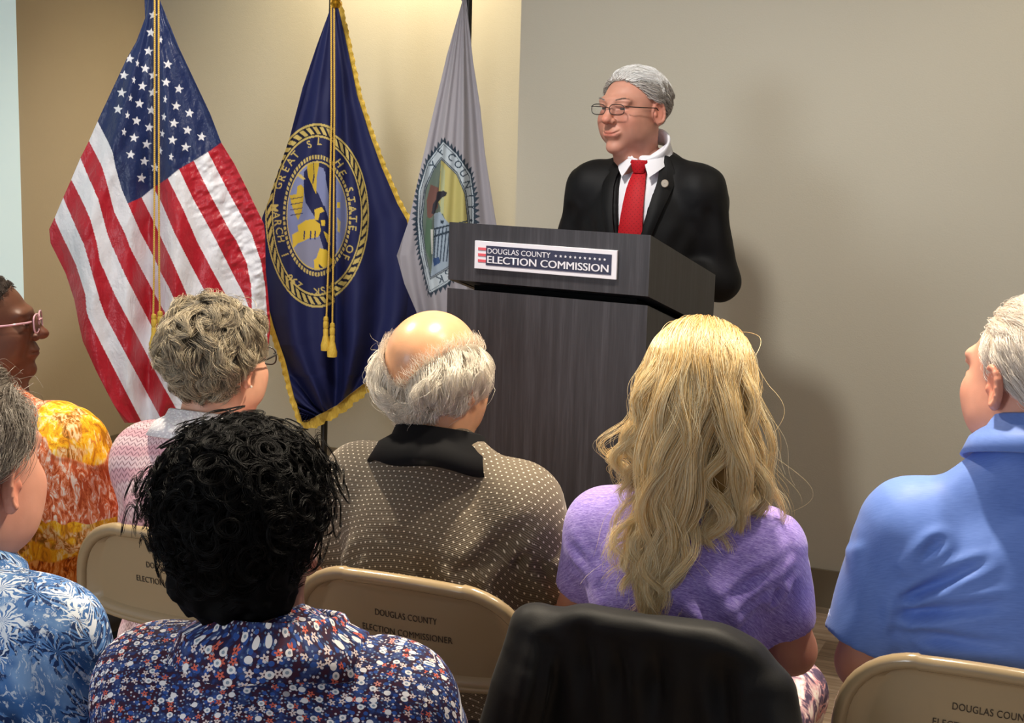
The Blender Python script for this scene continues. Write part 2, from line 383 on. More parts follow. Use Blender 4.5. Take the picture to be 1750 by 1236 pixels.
def us_depth(px, py, U):
    g = np.clip(py/500, .12, 1.2)
    d = -.10*g*(1-np.clip(U, -1, 1)**2)
    d += .10*g*np.exp(-((px-252-(py)*.012)/(16+.02*py))**2)                # deep pleat behind the cords
    d += .020*g*np.cos(7.5*U+.6+py*.002)
    d += .014*g*np.sin(15*U+py*.004)
    d += .018*g*np.exp(-((px-polyx(SB[4], py))/30)**2)
    d += .004*vnoise(np.stack([px*.05+py*.02, py*.018, 0*px], 1))+.0022*vnoise(np.stack([px*.12, py*.05, 0*px+3], 1))
    q = np.clip((px-polyx(SB[9], py)+30)/60, 0, 1)*np.clip((py-240)/60, 0, 1)
    d += q*.0065*vnoise(np.stack([px*.05-py*.02, py*.085+px*.03, 0*px+7], 1))+q*.004*vnoise(np.stack([px*.10, py*.16+px*.05, 0*px+9], 1))
    return d
ZUS = 5.6; pu = PV(264, 690, ZUS+.085); rU = np.array([pu[0], pu[1], 0])
usf = empty('flag_on_stand', tuple(rU)); tag(usf, 'red, white and blue striped flag with white stars, draped on a stand at left', 'flag', 'flags on stands behind the lectern')
flag_cloth('flag_cloth', usf, rU, US_L, US_R, -60, 723, ZUS, lambda y: 262+0*y, us_color, us_depth, 330, 640, m_nylon)
pole(usf, 0, 0, rU)
cords(usf, rU, [[(264.5, -60, 5.5), (264, 300, 5.43), (263, 480, 5.40), (262, 538, 5.40)], [(271, -60, 5.5), (271.5, 300, 5.42), (272, 480, 5.39), (273, 532, 5.39)]], [(263, 536, 5.39, .13), (273.5, 531, 5.38, .13)])

# ---- state flag
NB_L = [(572, -60), (566, 10), (564, 16), (541.6, 77), (517, 150), (495, 235), (469, 311), (458.6, 344), (448, 372), (446, 400), (448, 470), (453.6, 504), (467, 557), (487.6, 618), (503.4, 681), (517, 722)]
NB_R = [(574, -60), (576, 5), (578, 12), (590, 65), (610, 162), (630.5, 226.5), (651, 283), (679, 348), (695, 376), (703, 410), (708, 470), (712, 540), (700, 590), (646, 641), (635, 645), (594, 677), (576, 692.5), (542, 710), (524, 722)]
NBL = np.array(hx('#1b2150')); GLD = np.array(hx('#d9b93e')); GLP = np.array(hx('#c9b46a')); SKY = np.array(hx('#7f88b4'))
def seal_r(px, py, cx, cy, rx, ry):
    yy = np.where(px > 572, (py-cy)*1.07, py-cy); return np.sqrt(((px-cx)/rx)**2+(yy/ry)**2), np.arctan2(yy/ry, (px-cx)/rx)
_glyph = {}
def put_text(c, px, py, ch, x, y, size, ang, col, wx=1.0):
    """paint one character: centre x,y (photo px), cap height size, ang = direction of 'up' in degrees clockwise from image up"""
    if ch not in _glyph: _glyph[ch] = text_tris(ch, .012)
    T, w = _glyph[ch][:2]; a = ang*D2R
    q = (T-np.array([w/2, .5]))*np.array([size*wx, size])
    X = x+q[..., 0]*math.cos(a)+q[..., 1]*math.sin(a); Y = y+q[..., 0]*math.sin(a)-q[..., 1]*math.cos(a)
    bb = (px > X.min()) & (px < X.max()) & (py > Y.min()) & (py < Y.max()); ii = np.nonzero(bb)[0]
    hit = np.zeros(len(ii), bool)
    for t in range(len(T)): hit |= inside(np.stack([X[t], Y[t]], 1), px[ii], py[ii])
    c[ii[hit]] = col
def nb_color(px, py):
    c = np.tile(NBL, (len(px), 1)); cx, cy, rx, ry = 542, 368.5, 88.5, 157.5
    r, a = seal_r(px, py, cx, cy, rx, ry)
    ln = lambda lo, hi, col: c.__setitem__((r > lo) & (r <= hi), col)
    dark = np.array(hx('#0e1230'))
    ln(.86, 1.0, dark)
    k = np.mod(a*46/(2*math.pi)*1.0+(r-.92)*9, 1.0); lo = (r > .885) & (r < .965) & (np.abs(k-.5) < .30); c[lo] = GLP
    ln(.975, 1.0, GLP); ln(.85, .872, GLP)
    kd = np.mod(a*72/(2*math.pi), 1.0); dd = (r > .615) & (r < .66) & (np.abs(kd-.5) < .33); c[dd] = GLP
    ln(.575, .592, GLP); inn = r < .575; c[inn] = SKY
    z = lambda L: [(430+x*.3073, 180+y*.3073) for x, y in L]
    def poly(L, col): c[inside(z(L), px, py) & inn] = col
    poly([(290, 370), (310, 350), (330, 420), (375, 500), (400, 560), (440, 560), (440, 900), (400, 800), (370, 700), (350, 620), (300, 540), (290, 470)], NBL)
    poly([(365, 270), (420, 300), (470, 360), (470, 1000), (430, 900), (430, 500), (400, 350), (370, 340)], NBL)
    poly([(370, 350), (410, 370), (418, 500), (440, 620), (430, 640), (400, 540), (365, 470)], SKY)
    poly([(322, 268), (372, 270), (375, 330), (362, 400), (360, 495), (350, 480), (335, 440), (315, 400), (308, 350)], GLD*.85)
    poly([(345, 300), (350, 400), (342, 440), (338, 430), (346, 380), (340, 300)], NBL)
    poly([(400, 300), (430, 290), (440, 350), (425, 345), (405, 320)], GLD)
    poly([(240, 380), (275, 385), (300, 410), (285, 415), (260, 397), (238, 395)], GLP)
    poly([(210, 500), (250, 495), (255, 450), (275, 440), (290, 460), (290, 500), (280, 590), (258, 640), (240, 600), (225, 560)], GLD*.8)
    for t_ in (520, 550, 580, 610): poly([(215, t_), (285, t_-12), (285, t_-8), (215, t_+5)], NBL)
    poly([(350, 580), (390, 565), (405, 590), (380, 600), (370, 640), (350, 640)], GLD)
    poly([(380, 600), (415, 590), (425, 700), (400, 760), (380, 690)], NBL)
    poly([(385, 640), (410, 640), (408, 672), (388, 670)], GLD)
    poly([(225, 720), (260, 700), (255, 670), (300, 640), (345, 632), (380, 660), (385, 700), (370, 735), (320, 740), (290, 755), (255, 770), (230, 800)], GLD)
    for x_ in (290, 325, 350): poly([(x_, 700), (x_+8, 700), (x_+5, 745), (x_-2, 745)], NBL*1.5)
    poly([(235, 800), (300, 755), (380, 740), (400, 800), (340, 850), (350, 930), (290, 950), (230, 890), (215, 850)], np.array(hx('#8a8ca6')))
    poly([(370, 820), (380, 795), (420, 805), (440, 850), (480, 880), (470, 960), (440, 970), (370, 960), (310, 950), (320, 925), (350, 915), (345, 860), (360, 850)], GLD*1.1)
    poly([(372, 880), (400, 905), (440, 900), (460, 880), (450, 915), (400, 918), (375, 900)], NBL)
    poly([(400, 700), (430, 720), (440, 780), (420, 760)], GLD)
    poly([(475, 620), (495, 650), (490, 710), (478, 700)], GLP); poly([(475, 540), (492, 540), (492, 570), (475, 570)], GLD)
    L = [('G', 148, 447), ('R', 168, 402), ('E', 190, 354), ('A', 215, 312), ('T', 243, 275), ('S', 320, 217), ('L', 380, 200), ('H', 487, 322), ('E', 506, 378), ('S', 545, 470), ('T', 556, 526), ('A', 562, 578), ('T', 566, 632), ('E', 563, 684), ('O', 545, 800), ('F', 524, 845), ('K', 358, 1037), ('S', 397, 1030), ('A', 440, 1012)]
    Lin = [('M', 128, 570), ('A', 138, 612), ('R', 146, 656), ('C', 155, 698), ('H', 164, 742), ('1', 186, 832), ('8', 210, 958), ('6', 236, 978), ('7', 262, 1002)]
    for ch, x, y in L+Lin:
        X, Y = 430+x*.3073, 180+y*.3073; ang = math.degrees(math.atan2((X-cx)/rx**2, -(Y-cy)/ry**2))
        if (ch, x, y) in Lin: ang += 180
        put_text(c, px, py, ch, X, Y, 12.5, ang, GLP, 1.0)
    return c
def nb_depth(px, py, U):
    g = np.clip(py/480, .08, 1.2)
    d = -.09*g*(1-np.clip(U, -1, 1)**2)
    d += .085*g*np.exp(-((px-575)/(9+.01*py))**2)+.02*g*np.cos(8*U+1.2)
    d += .012*g*np.sin(13*U)+.003*vnoise(np.stack([px*.04+py*.02, py*.012, 0*px+20], 1))
    return d
ZNB = 5.85; pn = PV(552, 760, ZNB+.035); rN = np.array([pn[0], pn[1], 0])
nbf = empty('flag_on_stand', tuple(rN)); tag(nbf, 'navy blue flag with gold seal and gold fringe, between the two other flags', 'flag', 'flags on stands behind the lectern')
flag_cloth('flag_cloth', nbf, rN, NB_L, NB_R, -60, 722, ZNB, lambda y: 570+0*y, nb_color, nb_depth, 330, 640, m_cloth)
pole(nbf, 0, 0, rN, lean=.03)
cords(nbf, rN, [[(566, -60, 5.75), (566.5, 200, 5.7), (563, 400, 5.69), (558, 541, 5.69)], [(571, -60, 5.75), (571.5, 200, 5.7), (570, 400, 5.69), (568, 552, 5.69)]], [(557, 540, 5.69, .135), (568, 551, 5.68, .135)])
kc = PV(574.5, 2, 5.74)-rN; b = MB(); b.lathe([(.001, .03), (.014, .026), (.022, .012), (.016, .0), (.022, -.010), (.015, -.024), (.001, -.028)], kc, 20); b.build('cord_knot', m_gold, nbf)
def fringe(parent, root, pts, w, Z):
    b = MB(); pts = [np.array(p, float) for p in pts]; G = []
    # resample
    Q = []
    for p, q in zip(pts[:-1], pts[1:]):
        n = max(2, int(np.linalg.norm(q-p)/4)); Q += [p+(q-p)*k/n for k in range(n)]
    Q.append(pts[-1])
    F_, K_ = [], []
    for i, p in enumerate(Q):
        t = Q[min(i+1, len(Q)-1)]-Q[max(i-1, 0)]; t /= np.linalg.norm(t); nrm = np.array([t[1], -t[0]])
        ww = w*(1+.10*math.sin(i*2.1)+.08*math.sin(i*5.3)); row = []
        for k, s in enumerate((0, .35, .7, 1)):
            row.append(PV(*(p+nrm*ww*s), Z+.006*math.sin(i*1.7)*s)-root)
        F_.append(row); K_.append([r+FWD*.006 for r in row])
    b.grid(F_); b.grid(K_, flip=True)
    ring = lambda A, B: [[A[i], B[i]] for i in range(len(A))]
    b.grid(ring([r[-1] for r in F_], [r[-1] for r in K_])); b.grid(ring([r[0] for r in F_], [r[0] for r in K_]))
    return b.build('fringe', m_fringe, parent, angle=None)
fringe(nbf, rN, [(576, 4), (578, 12), (590, 65), (610, 162), (630.5, 226.5), (651, 283), (679, 348), (695, 376), (704, 410)], 8, ZNB+.005)
fringe(nbf, rN, [(450, 490), (453.6, 504), (467, 557), (487.6, 618), (503.4, 681), (518, 722)], -9, ZNB-.002)
fringe(nbf, rN, [(514, 719), (525, 718), (542, 711), (576, 693), (594, 677.5), (635, 646), (652, 638), (690, 604)], -17, ZNB-.004)

# ---- county flag
CT_L = [(786, -60), (788, 0), (790, 2), (764, 93), (740, 194), (719.6, 283), (699, 376), (678, 437), (691, 485), (712, 534), (740, 600), (760, 660)]
CT_R = [(795, -60), (797, 0), (798, 8), (808.5, 105), (820.7, 182), (829, 263), (845, 364), (849, 386), (858, 480), (860, 560), (850, 610), (800, 660)]
CG = np.array(hx('#9c99a1')); CI = np.array(hx('#2b3a49')); CB = np.array(hx('#b3bfc9'))
CTo = dict(L=[(757.5, 240), (730.5, 274), (714, 324), (711, 379), (717, 434), (733, 502)], R=[(757.5, 240), (780, 260.5), (805, 296), (811.6, 337.5), (812, 384), (806, 420), (790, 460), (765, 486), (734, 503)])
CTi = dict(L=[(754, 273), (742, 290), (728, 324), (722, 379), (728, 434), (736, 472)], R=[(754, 273), (780, 299), (794, 332), (799, 381), (793, 415), (782, 440), (765, 456), (737, 473)])
def ct_color(px, py):
    c = np.tile(CG, (len(px), 1))
    def path(d): return d['L']+d['R'][::-1]
    def grow(poly, k, c0=(762, 372)):
        out = []
        for (x, y) in poly:
            v = np.array([x-c0[0], (y-c0[1])]); n = np.linalg.norm(v); out.append((c0[0]+v[0]*(n+k)/n, c0[1]+v[1]*(n+k)/n))
        return out
    def dens(poly, step):
        Q = []
        for p, q in zip(poly, poly[1:]+poly[:1]):
            p, q = np.array(p, float), np.array(q, float); n = max(1, int(round(np.linalg.norm(q-p)/step))); Q += [p+(q-p)*k/n for k in range(n)]
        return Q
    O = path(CTo); Q = dens(O, 8.5)
    for i, p in enumerate(Q):
        q = Q[(i+1) % len(Q)]; m_ = (p+q)/2; v = m_-np.array([762, 372]); v /= np.linalg.norm(v)
        c[inside([p, q, m_+v*8.5], px, py)] = CI
    c[inside(O, px, py)] = CI; c[inside(grow(O, -2.5), px, py)] = CB; c[inside(grow(O, -5.5), px, py)] = CI; c[inside(grow(O, -6.8), px, py)] = CB
    I = path(CTi); c[inside(grow(I, 5), px, py)] = CI; c[inside(grow(I, 3.2), px, py)] = CB*.6; c[inside(grow(I, 1.5), px, py)] = CI
    inn = inside(I, px, py); c[inn] = np.array(hx('#5d6a62'))
    z = lambda L: [(670+x*.275, 200+y*.275) for x, y in L]
    def poly(L, col): c[inside(z(L), px, py) & inn] = np.array(hx(col))
    poly([(305, 270), (295, 400), (285, 520), (330, 640), (350, 680), (480, 680), (480, 400), (400, 330)], '#b5ad6e')
    poly([(305, 290), (330, 330), (320, 600), (300, 600)], '#a9b08a')
    poly([(240, 420), (290, 440), (285, 560), (250, 620), (220, 640), (215, 520)], '#6a4a44')
    poly([(215, 620), (250, 640), (245, 760), (240, 900), (200, 800)], '#4b6452')
    poly([(280, 465), (320, 458), (342, 470), (335, 490), (312, 500), (285, 530), (265, 610), (245, 600), (255, 540), (275, 510)], '#2a2a34')
    poly([(262, 600), (300, 590), (325, 630), (355, 662), (480, 670), (480, 1000), (240, 990), (250, 900), (262, 760)], '#93a3b4')
    for k in range(9): poly([(268+k*22, 690), (276+k*22, 690), (262+k*20, 900), (254+k*20, 900)], '#3a4a5c')
    poly([(260, 735), (480, 670), (480, 682), (260, 750)], '#2b3a49'); poly([(262, 690), (480, 640), (480, 650), (262, 702)], '#2b3a49')
    poly([(300, 640), (322, 645), (318, 665), (302, 660)], '#2b3a49'); poly([(255, 880), (290, 870), (300, 905), (260, 930)], '#2f4a78')
    poly([(240, 700), (256, 700), (252, 850), (244, 850)], '#c9ccc9')
    for ch, x, y, a_ in [('C', 370, 250, 38), ('O', 412, 295, 45), ('U', 445, 350, 60), ('N', 470, 420, 72), ('T', 490, 490, 84), ('Y', 495, 560, 90), ('F', 303, 215, -52), ('Y', 258, 300, -50), ('K', 297, 1010, 160), ('S', 345, 975, 145)]:
        put_text(c, px, py, ch, 670+x*.275, 200+y*.275, 12.5, a_, CI*1.2)
    c[(px-(670+492*.275))**2+(py-(200+642*.275))**2 < 5] = CI
    return c
def ct_depth(px, py, U):
    g = np.clip(py/420, .08, 1.2)
    return -.07*g*(1-np.clip(U, -1, 1)**2)+.016*g*np.cos(9*U+.4)+.010*g*np.sin(17*U)+.02*g*np.exp(-((px-polyx([(790, 0), (745, 250), (735, 500)], py))/14)**2)
ZCT = 5.45; pc = PV(800, 40, ZCT+.04); rC = np.array([pc[0], pc[1], 0])
ctf = empty('flag_on_stand', tuple(rC)); tag(ctf, 'pale grey flag with a pointed oval seal, half behind the lectern', 'flag', 'flags on stands behind the lectern')
flag_cloth('flag_cloth', ctf, rC, CT_L, CT_R, -60, 655, ZCT, lambda y: polyx([(791, 0), (770, 380), (780, 655)], y), ct_color, ct_depth, 260, 560, m_cloth)
pole(ctf, 0, 0, rC, lean=.0)

# ------------------------------------------------------------------ lectern
def wood_fn(g):
    o = g.obj(); s = g.sep(o)
    n = g.noise(g.com(g.m('MULTIPLY', s[0], 60), g.m('MULTIPLY', s[1], 60), g.m('MULTIPLY', s[2], 2.2)), 1.0, 4, .6)
    n2 = g.noise(g.com(g.m('MULTIPLY', s[0], 300), g.m('MULTIPLY', s[1], 300), g.m('MULTIPLY', s[2], 14)), 1.0, 2, .5)
    f = g.m('ADD', g.m('MULTIPLY', n, .7), g.m('MULTIPLY', n2, .3))
    g.put(g.b.inputs['Base Color'], g.ramp(f, [(.3, hx('#1e1d20')), (.5, hx('#2b2a2e')), (.68, hx('#39383d'))])); g.bump(n2, .12, .0005)
m_wood = mat('lectern_laminate', rough=.42, fn=wood_fn, spec=.4)
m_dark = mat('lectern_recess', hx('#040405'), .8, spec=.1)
LTH = 27*D2R; lr = P(1112, 402, 3.5); LA = np.array([math.cos(LTH), -math.sin(LTH), 0]); LB = np.array([math.sin(LTH), math.cos(LTH), 0])
def _px(p):
    d = np.asarray(p)-CAM; z = d@FWD; return 875+FPX*(d@RGT)/z, 618-FPX*(d@UPV)/z
LW = min(np.linspace(.3, .9, 1201), key=lambda w: abs(_px(lr-w*LA)[0]-768))
LD = min(np.linspace(.2, .9, 1401), key=lambda d: abs(_px(lr+d*LB)[0]-1227)); LH = lr[2]
SLP = min(np.linspace(0, .5, 501), key=lambda q: abs(_px(lr+LD*LB-np.array([0, 0, q*LD]))[1]-470))
lroot = lr-LA*LW/2+LB*LD/2; lroot[2] = 0
lec = empty('lectern', tuple(lroot), -LTH); tag(lec, 'tall dark grey woodgrain lectern with slanted top, in front of the speaker', 'lectern')
def prism(b, prof, x0, x1, mi=0):
    n = len(prof); V = [(x0, y, z) for y, z in prof]+[(x1, y, z) for y, z in prof]
    b.add(V, [tuple(range(n)), tuple(range(2*n-1, n-1, -1))]+[(i, i+n, (i+1) % n+n, (i+1) % n) for i in range(n)], mi)
h0 = LH-P(1112, 509, 3.5)[2]; sl = SLP
yf, yb = -LD/2, LD/2
b = MB(); th = .02
# reading box: four sloping sides, recessed top board
prism(b, [(yf, LH-h0), (yf, LH), (yf+th, LH-th*sl), (yf+th, LH-h0-th*sl)], -LW/2, LW/2)
prism(b, [(yb-th, LH-h0-(LD-th)*sl), (yb-th, LH-(LD-th)*sl), (yb, LH-LD*sl), (yb, LH-h0-LD*sl)], -LW/2, LW/2)
for sx in (-1, 1):
    x0, x1 = (-LW/2, -LW/2+th) if sx < 0 else (LW/2-th, LW/2)
    prism(b, [(yf+th, LH-h0-th*sl), (yf+th, LH-th*sl), (yb-th, LH-(LD-th)*sl), (yb-th, LH-h0-(LD-th)*sl)], x0, x1)
b.build('reading_box', m_wood, lec, smooth=False)
b = MB(); prism(b, [(yf+th, LH-.075-th*sl), (yf+th, LH-.06-th*sl), (yb-th, LH-.06-(LD-th)*sl), (yb-th, LH-.075-(LD-th)*sl)], -LW/2+th, LW/2-th)
prism(b, [(yf+th, LH-h0+.002-th*sl), (yf+th, LH-h0+.012-th*sl), (yb-th, LH-h0+.012-(LD-th)*sl), (yb-th, LH-h0+.002-(LD-th)*sl)], -LW/2+th, LW/2-th)
b.build('reading_board', m_wood, lec, smooth=False)
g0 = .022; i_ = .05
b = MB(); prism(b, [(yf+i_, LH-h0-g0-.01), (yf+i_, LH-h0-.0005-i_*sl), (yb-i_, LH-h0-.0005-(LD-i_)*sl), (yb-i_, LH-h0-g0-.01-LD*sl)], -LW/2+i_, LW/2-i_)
b.build('shadow_gap', m_dark, lec, smooth=False)
b = MB(); prism(b, [(yf, .06), (yf, LH-h0-g0), (yb-.06, LH-h0-g0-(LD-.06)*sl), (yb-.06, .06)], -LW/2-.002, LW/2+.0); b.build('body', m_wood, lec, smooth=False)
b = MB(); b.box((0, -.03, .03), (LW-.06, LD-.12, .06)); b.build('plinth', m_dark, lec, smooth=False)
# the sign is fixed to the lectern front
m_sw = mat('sign_white', hx('#cfcfd9'), .5); m_sn = mat('sign_navy', hx('#20243f'), .4); m_sr = mat('sign_red', hx('#c8505a'), .4)
def on_face(x, y):
    """photo pixel -> lectern-front coordinates"""
    d = FWD+(x-875)/FPX*RGT-(y-618)/FPX*UPV; q = lroot+LB*yf; t = ((q-CAM)@LB)/(d@LB); p = CAM+t*d-lroot
    return p@LA, p[2]
(sx0, sz1), (sx1, _z), (_x, sz0), = on_face(814, 412), on_face(1057, 427), on_face(814, 461)
sz1b = on_face(1057, 427)[1]; sz0b = on_face(1057, 475)[1]; szt, szb = (sz1+sz1b)/2, (sz0+sz0b)/2; sgw, sgh = sx1-sx0, szt-szb; scx, scz = (sx0+sx1)/2, (szt+szb)/2
sg = empty('sign', (scx, yf, scz), 0, lec)
sg['label'] = 'white and navy name sign'
b = MB(); b.box((0, -.004, 0), (sgw, .007, sgh), bev=.001); b.build('sign_panel', m_sw, sg, smooth=False)
b = MB(); nx0, nx1 = -sgw/2+sgw*.085, sgw/2-sgw*.035; b.box(((nx0+nx1)/2, -.0080, 0), (nx1-nx0, .0012, sgh*.70)); b.build('sign_field', m_sn, sg, smooth=False)
b = MB()
for k in range(3): b.box((-sgw/2+sgw*.0275+.028*sgw, -.0080, sgh*(.22-.215*k)), (sgw*.058, .0012, sgh*.095))
b.build('sign_stripes', m_sr, sg, smooth=False)
def flat_text(body, x0, z0, w, h, y, mt, parent, name='lettering', bold=.02, R=None):
    T, tw, V, Ti = text_tris(body, bold); vv = np.stack([x0+V[:, 0]/tw*w, np.full(len(V), y), z0+V[:, 1]*h], 1)
    vb = vv.copy(); vb[:, 1] += .0008; n = len(vv)
    return mesh_obj(name, np.vstack([vv, vb]), np.vstack([Ti, Ti[:, ::-1]+n]), mt, parent)
for q_ in range(3): flat_text('ELECTION COMMISSION', nx0+(.012+.0016*(q_-1))*sgw, -sgh*.27, (nx1-nx0)-.03*sgw, sgh*.26, -.0095-.0001*q_, m_sw, sg, bold=0)
flat_text('DOUGLAS COUNTY', nx0+.012*sgw, sgh*.075, sgw*.45, sgh*.19, -.0095, m_sw, sg, bold=0)
b = MB()
for k in range(11):
    cx_ = nx0+.50*sgw+k*sgw*.0335; st = star(0, 0, sgh*.06); V = [(cx_+x, -.0095, sgh*.165-y) for x, y in st]; b.add(V, [tuple(range(10))])
b.build('sign_stars', m_sw, sg, smooth=False)
# ------------------------------------------------------------------ implicit-surface modelling
def smin(a, b, k): h = np.clip(.5+.5*(b-a)/k, 0, 1); return b+(a-b)*h-k*h*(1-h)
def smax(a, b, k): return -smin(-a, -b, k)
def ell(c, r, R=None):
    c = np.array(c, float); r = np.array(r, float)
    def f(x, y, z):
        X, Y, Z = x-c[0], y-c[1], z-c[2]
        if R is not None: X, Y, Z = R[0, 0]*X+R[1, 0]*Y+R[2, 0]*Z, R[0, 1]*X+R[1, 1]*Y+R[2, 1]*Z, R[0, 2]*X+R[1, 2]*Y+R[2, 2]*Z
        k0 = np.sqrt((X/r[0])**2+(Y/r[1])**2+(Z/r[2])**2); k1 = np.sqrt((X/r[0]**2)**2+(Y/r[1]**2)**2+(Z/r[2]**2)**2)+1e-9
        return k0*(k0-1)/k1
    m = r.max() if R is not None else r
    return f, c-m, c+m
def rc(a, b, ra, rb, cut0=None, cut1=None, flat=None):
    a = np.array(a, float); b = np.array(b, float); d = b-a; L2 = d@d; L = math.sqrt(L2)
    def f(x, y, z):
        X, Y, Z = x-a[0], y-a[1], z-a[2]; tt = (X*d[0]+Y*d[1]+Z*d[2])/L2; t = np.clip(tt, 0, 1)
        q = np.sqrt((X-t*d[0])**2+(Y-t*d[1])**2+(Z-t*d[2])**2)-(ra+(rb-ra)*t)
        if cut1: q = np.maximum(q, (tt-1)*L)
        return q
    m = max(ra, rb); return f, np.minimum(a, b)-m, np.maximum(a, b)+m
class Field:
    def __init__(s, lo, hi, h):
        s.o = np.array(lo, float); s.h = h; s.n = [int(math.ceil((hi[i]-lo[i])/h))+1 for i in range(3)]
        s.D = np.full(s.n, 5.0, np.float32)
    def reg(s, lo, hi, pad):
        i0 = [max(0, int((lo[i]-pad-s.o[i])/s.h)) for i in range(3)]; i1 = [min(s.n[i], int((hi[i]+pad-s.o[i])/s.h)+2) for i in range(3)]
        if any(a >= b for a, b in zip(i0, i1)): return None
        g = [(s.o[i]+s.h*np.arange(i0[i], i1[i])).astype(np.float32) for i in range(3)]
        return (slice(i0[0], i1[0]), slice(i0[1], i1[1]), slice(i0[2], i1[2])), g[0][:, None, None], g[1][None, :, None], g[2][None, None, :]
    def add(s, pr, k=.02):
        f, lo, hi = pr; r = s.reg(lo, hi, k*1.6+3*s.h)
        if r: s.D[r[0]] = smin(s.D[r[0]], f(*r[1:]), k)
        return s
    def sub(s, pr, k=.01):
        f, lo, hi = pr; r = s.reg(lo, hi, k*1.6+3*s.h)
        if r: s.D[r[0]] = smax(s.D[r[0]], -f(*r[1:]), k)
        return s
    def cut(s, fn, k=.004):
        x, y, z = [(s.o[i]+s.h*np.arange(s.n[i])).astype(np.float32) for i in range(3)]
        s.D = smax(s.D, fn(x[:, None, None], y[None, :, None], z[None, None, :])+0*s.D, k).astype(np.float32); return s
    def mesh(s):
        D = s.D; sg = (D < 0); D = np.where(D == 0, 1e-6, D)
        c = np.zeros([n-1 for n in s.n], np.int8); n = s.n
        for a in (0, 1):
            for b in (0, 1):
                for d in (0, 1): c += sg[a:n[0]-1+a, b:n[1]-1+b, d:n[2]-1+d]
        act = (c > 0) & (c < 8); I = np.argwhere(act); vid = np.full(act.shape, -1, np.int32); vid[act] = np.arange(len(I))
        acc = np.zeros((len(I), 3)); cnt = np.zeros(len(I))
        cor = [(a, b, d) for a in (0, 1) for b in (0, 1) for d in (0, 1)]
        val = {q: D[I[:, 0]+q[0], I[:, 1]+q[1], I[:, 2]+q[2]] for q in cor}
        for q in cor:
            for ax in range(3):
                if q[ax]: continue
                p = list(q); p[ax] = 1; p = tuple(p); va, vb = val[q], val[p]; m = (va < 0) != (vb < 0)
                t = va[m]/(va[m]-vb[m]); pt = np.tile(np.array(q, float), (m.sum(), 1)); pt[:, ax] = t
                acc[m] += pt; cnt[m] += 1
        V = (I+acc/np.maximum(cnt, 1)[:, None])*s.h+s.o
        F = []
        for ax in range(3):
            o1, o2 = [i for i in range(3) if i != ax]
            A = [slice(None)]*3; Bs = [slice(None)]*3; A[ax] = slice(0, -1); Bs[ax] = slice(1, None)
            ch = sg[tuple(A)] != sg[tuple(Bs)]; E = np.argwhere(ch)
            E = E[(E[:, o1] > 0) & (E[:, o2] > 0) & (E[:, o1] < n[o1]-1) & (E[:, o2] < n[o2]-1)]
            if not len(E): continue
            ins = sg[E[:, 0], E[:, 1], E[:, 2]]
            def cell(d1, d2):
                e = E.copy(); e[:, o1] -= d1; e[:, o2] -= d2; return vid[e[:, 0], e[:, 1], e[:, 2]]
            q = np.stack([cell(1, 1), cell(0, 1), cell(0, 0), cell(1, 0)], 1)
            flip = ins if ax != 1 else ~ins
            q[~flip] = q[~flip][:, ::-1]; F.append(q)
        return V, np.vstack(F)
def vnormals(V, F):
    a, b, c, d = (V[F[:, i]] for i in range(4)); n = np.cross(c-a, d-b); N = np.zeros_like(V)
    for i in range(4): np.add.at(N, F[:, i], n)
    return N/(np.linalg.norm(N, axis=1)[:, None]+1e-12)
def smooth(V, F, it=2, w=.5):
    for _ in range(it):
        S = np.zeros_like(V); C = np.zeros(len(V))
        for i in range(4):
            for j in (1, 3): np.add.at(S, F[:, i], V[F[:, (i+j) % 4]]); np.add.at(C, F[:, i], 1)
        V = V*(1-w)+w*S/np.maximum(C, 1)[:, None]
    return V
def crease(V, N, L):
    """cloth folds: list of (p0, p1, width, depth) valleys with ridges beside them"""
    d = np.zeros(len(V))
    for p0, p1, w, dep in L:
        p0 = np.array(p0, float); p1 = np.array(p1, float); e = p1-p0; t = np.clip(((V-p0)@e)/(e@e), 0, 1)
        q = np.linalg.norm(V-p0-t[:, None]*e, axis=1); fade = np.clip(.25+6*t, 0, 1)*(1-t)**.8
        d += dep*fade*(-np.exp(-(q/w)**2)+.75*np.exp(-((q-1.7*w)/w)**2))
    return V+N*d[:, None]
def noise3(V, s, ax=(1, 1, 1), seed=0): return vnoise(V*np.array(ax)*s+seed*7.13+100)

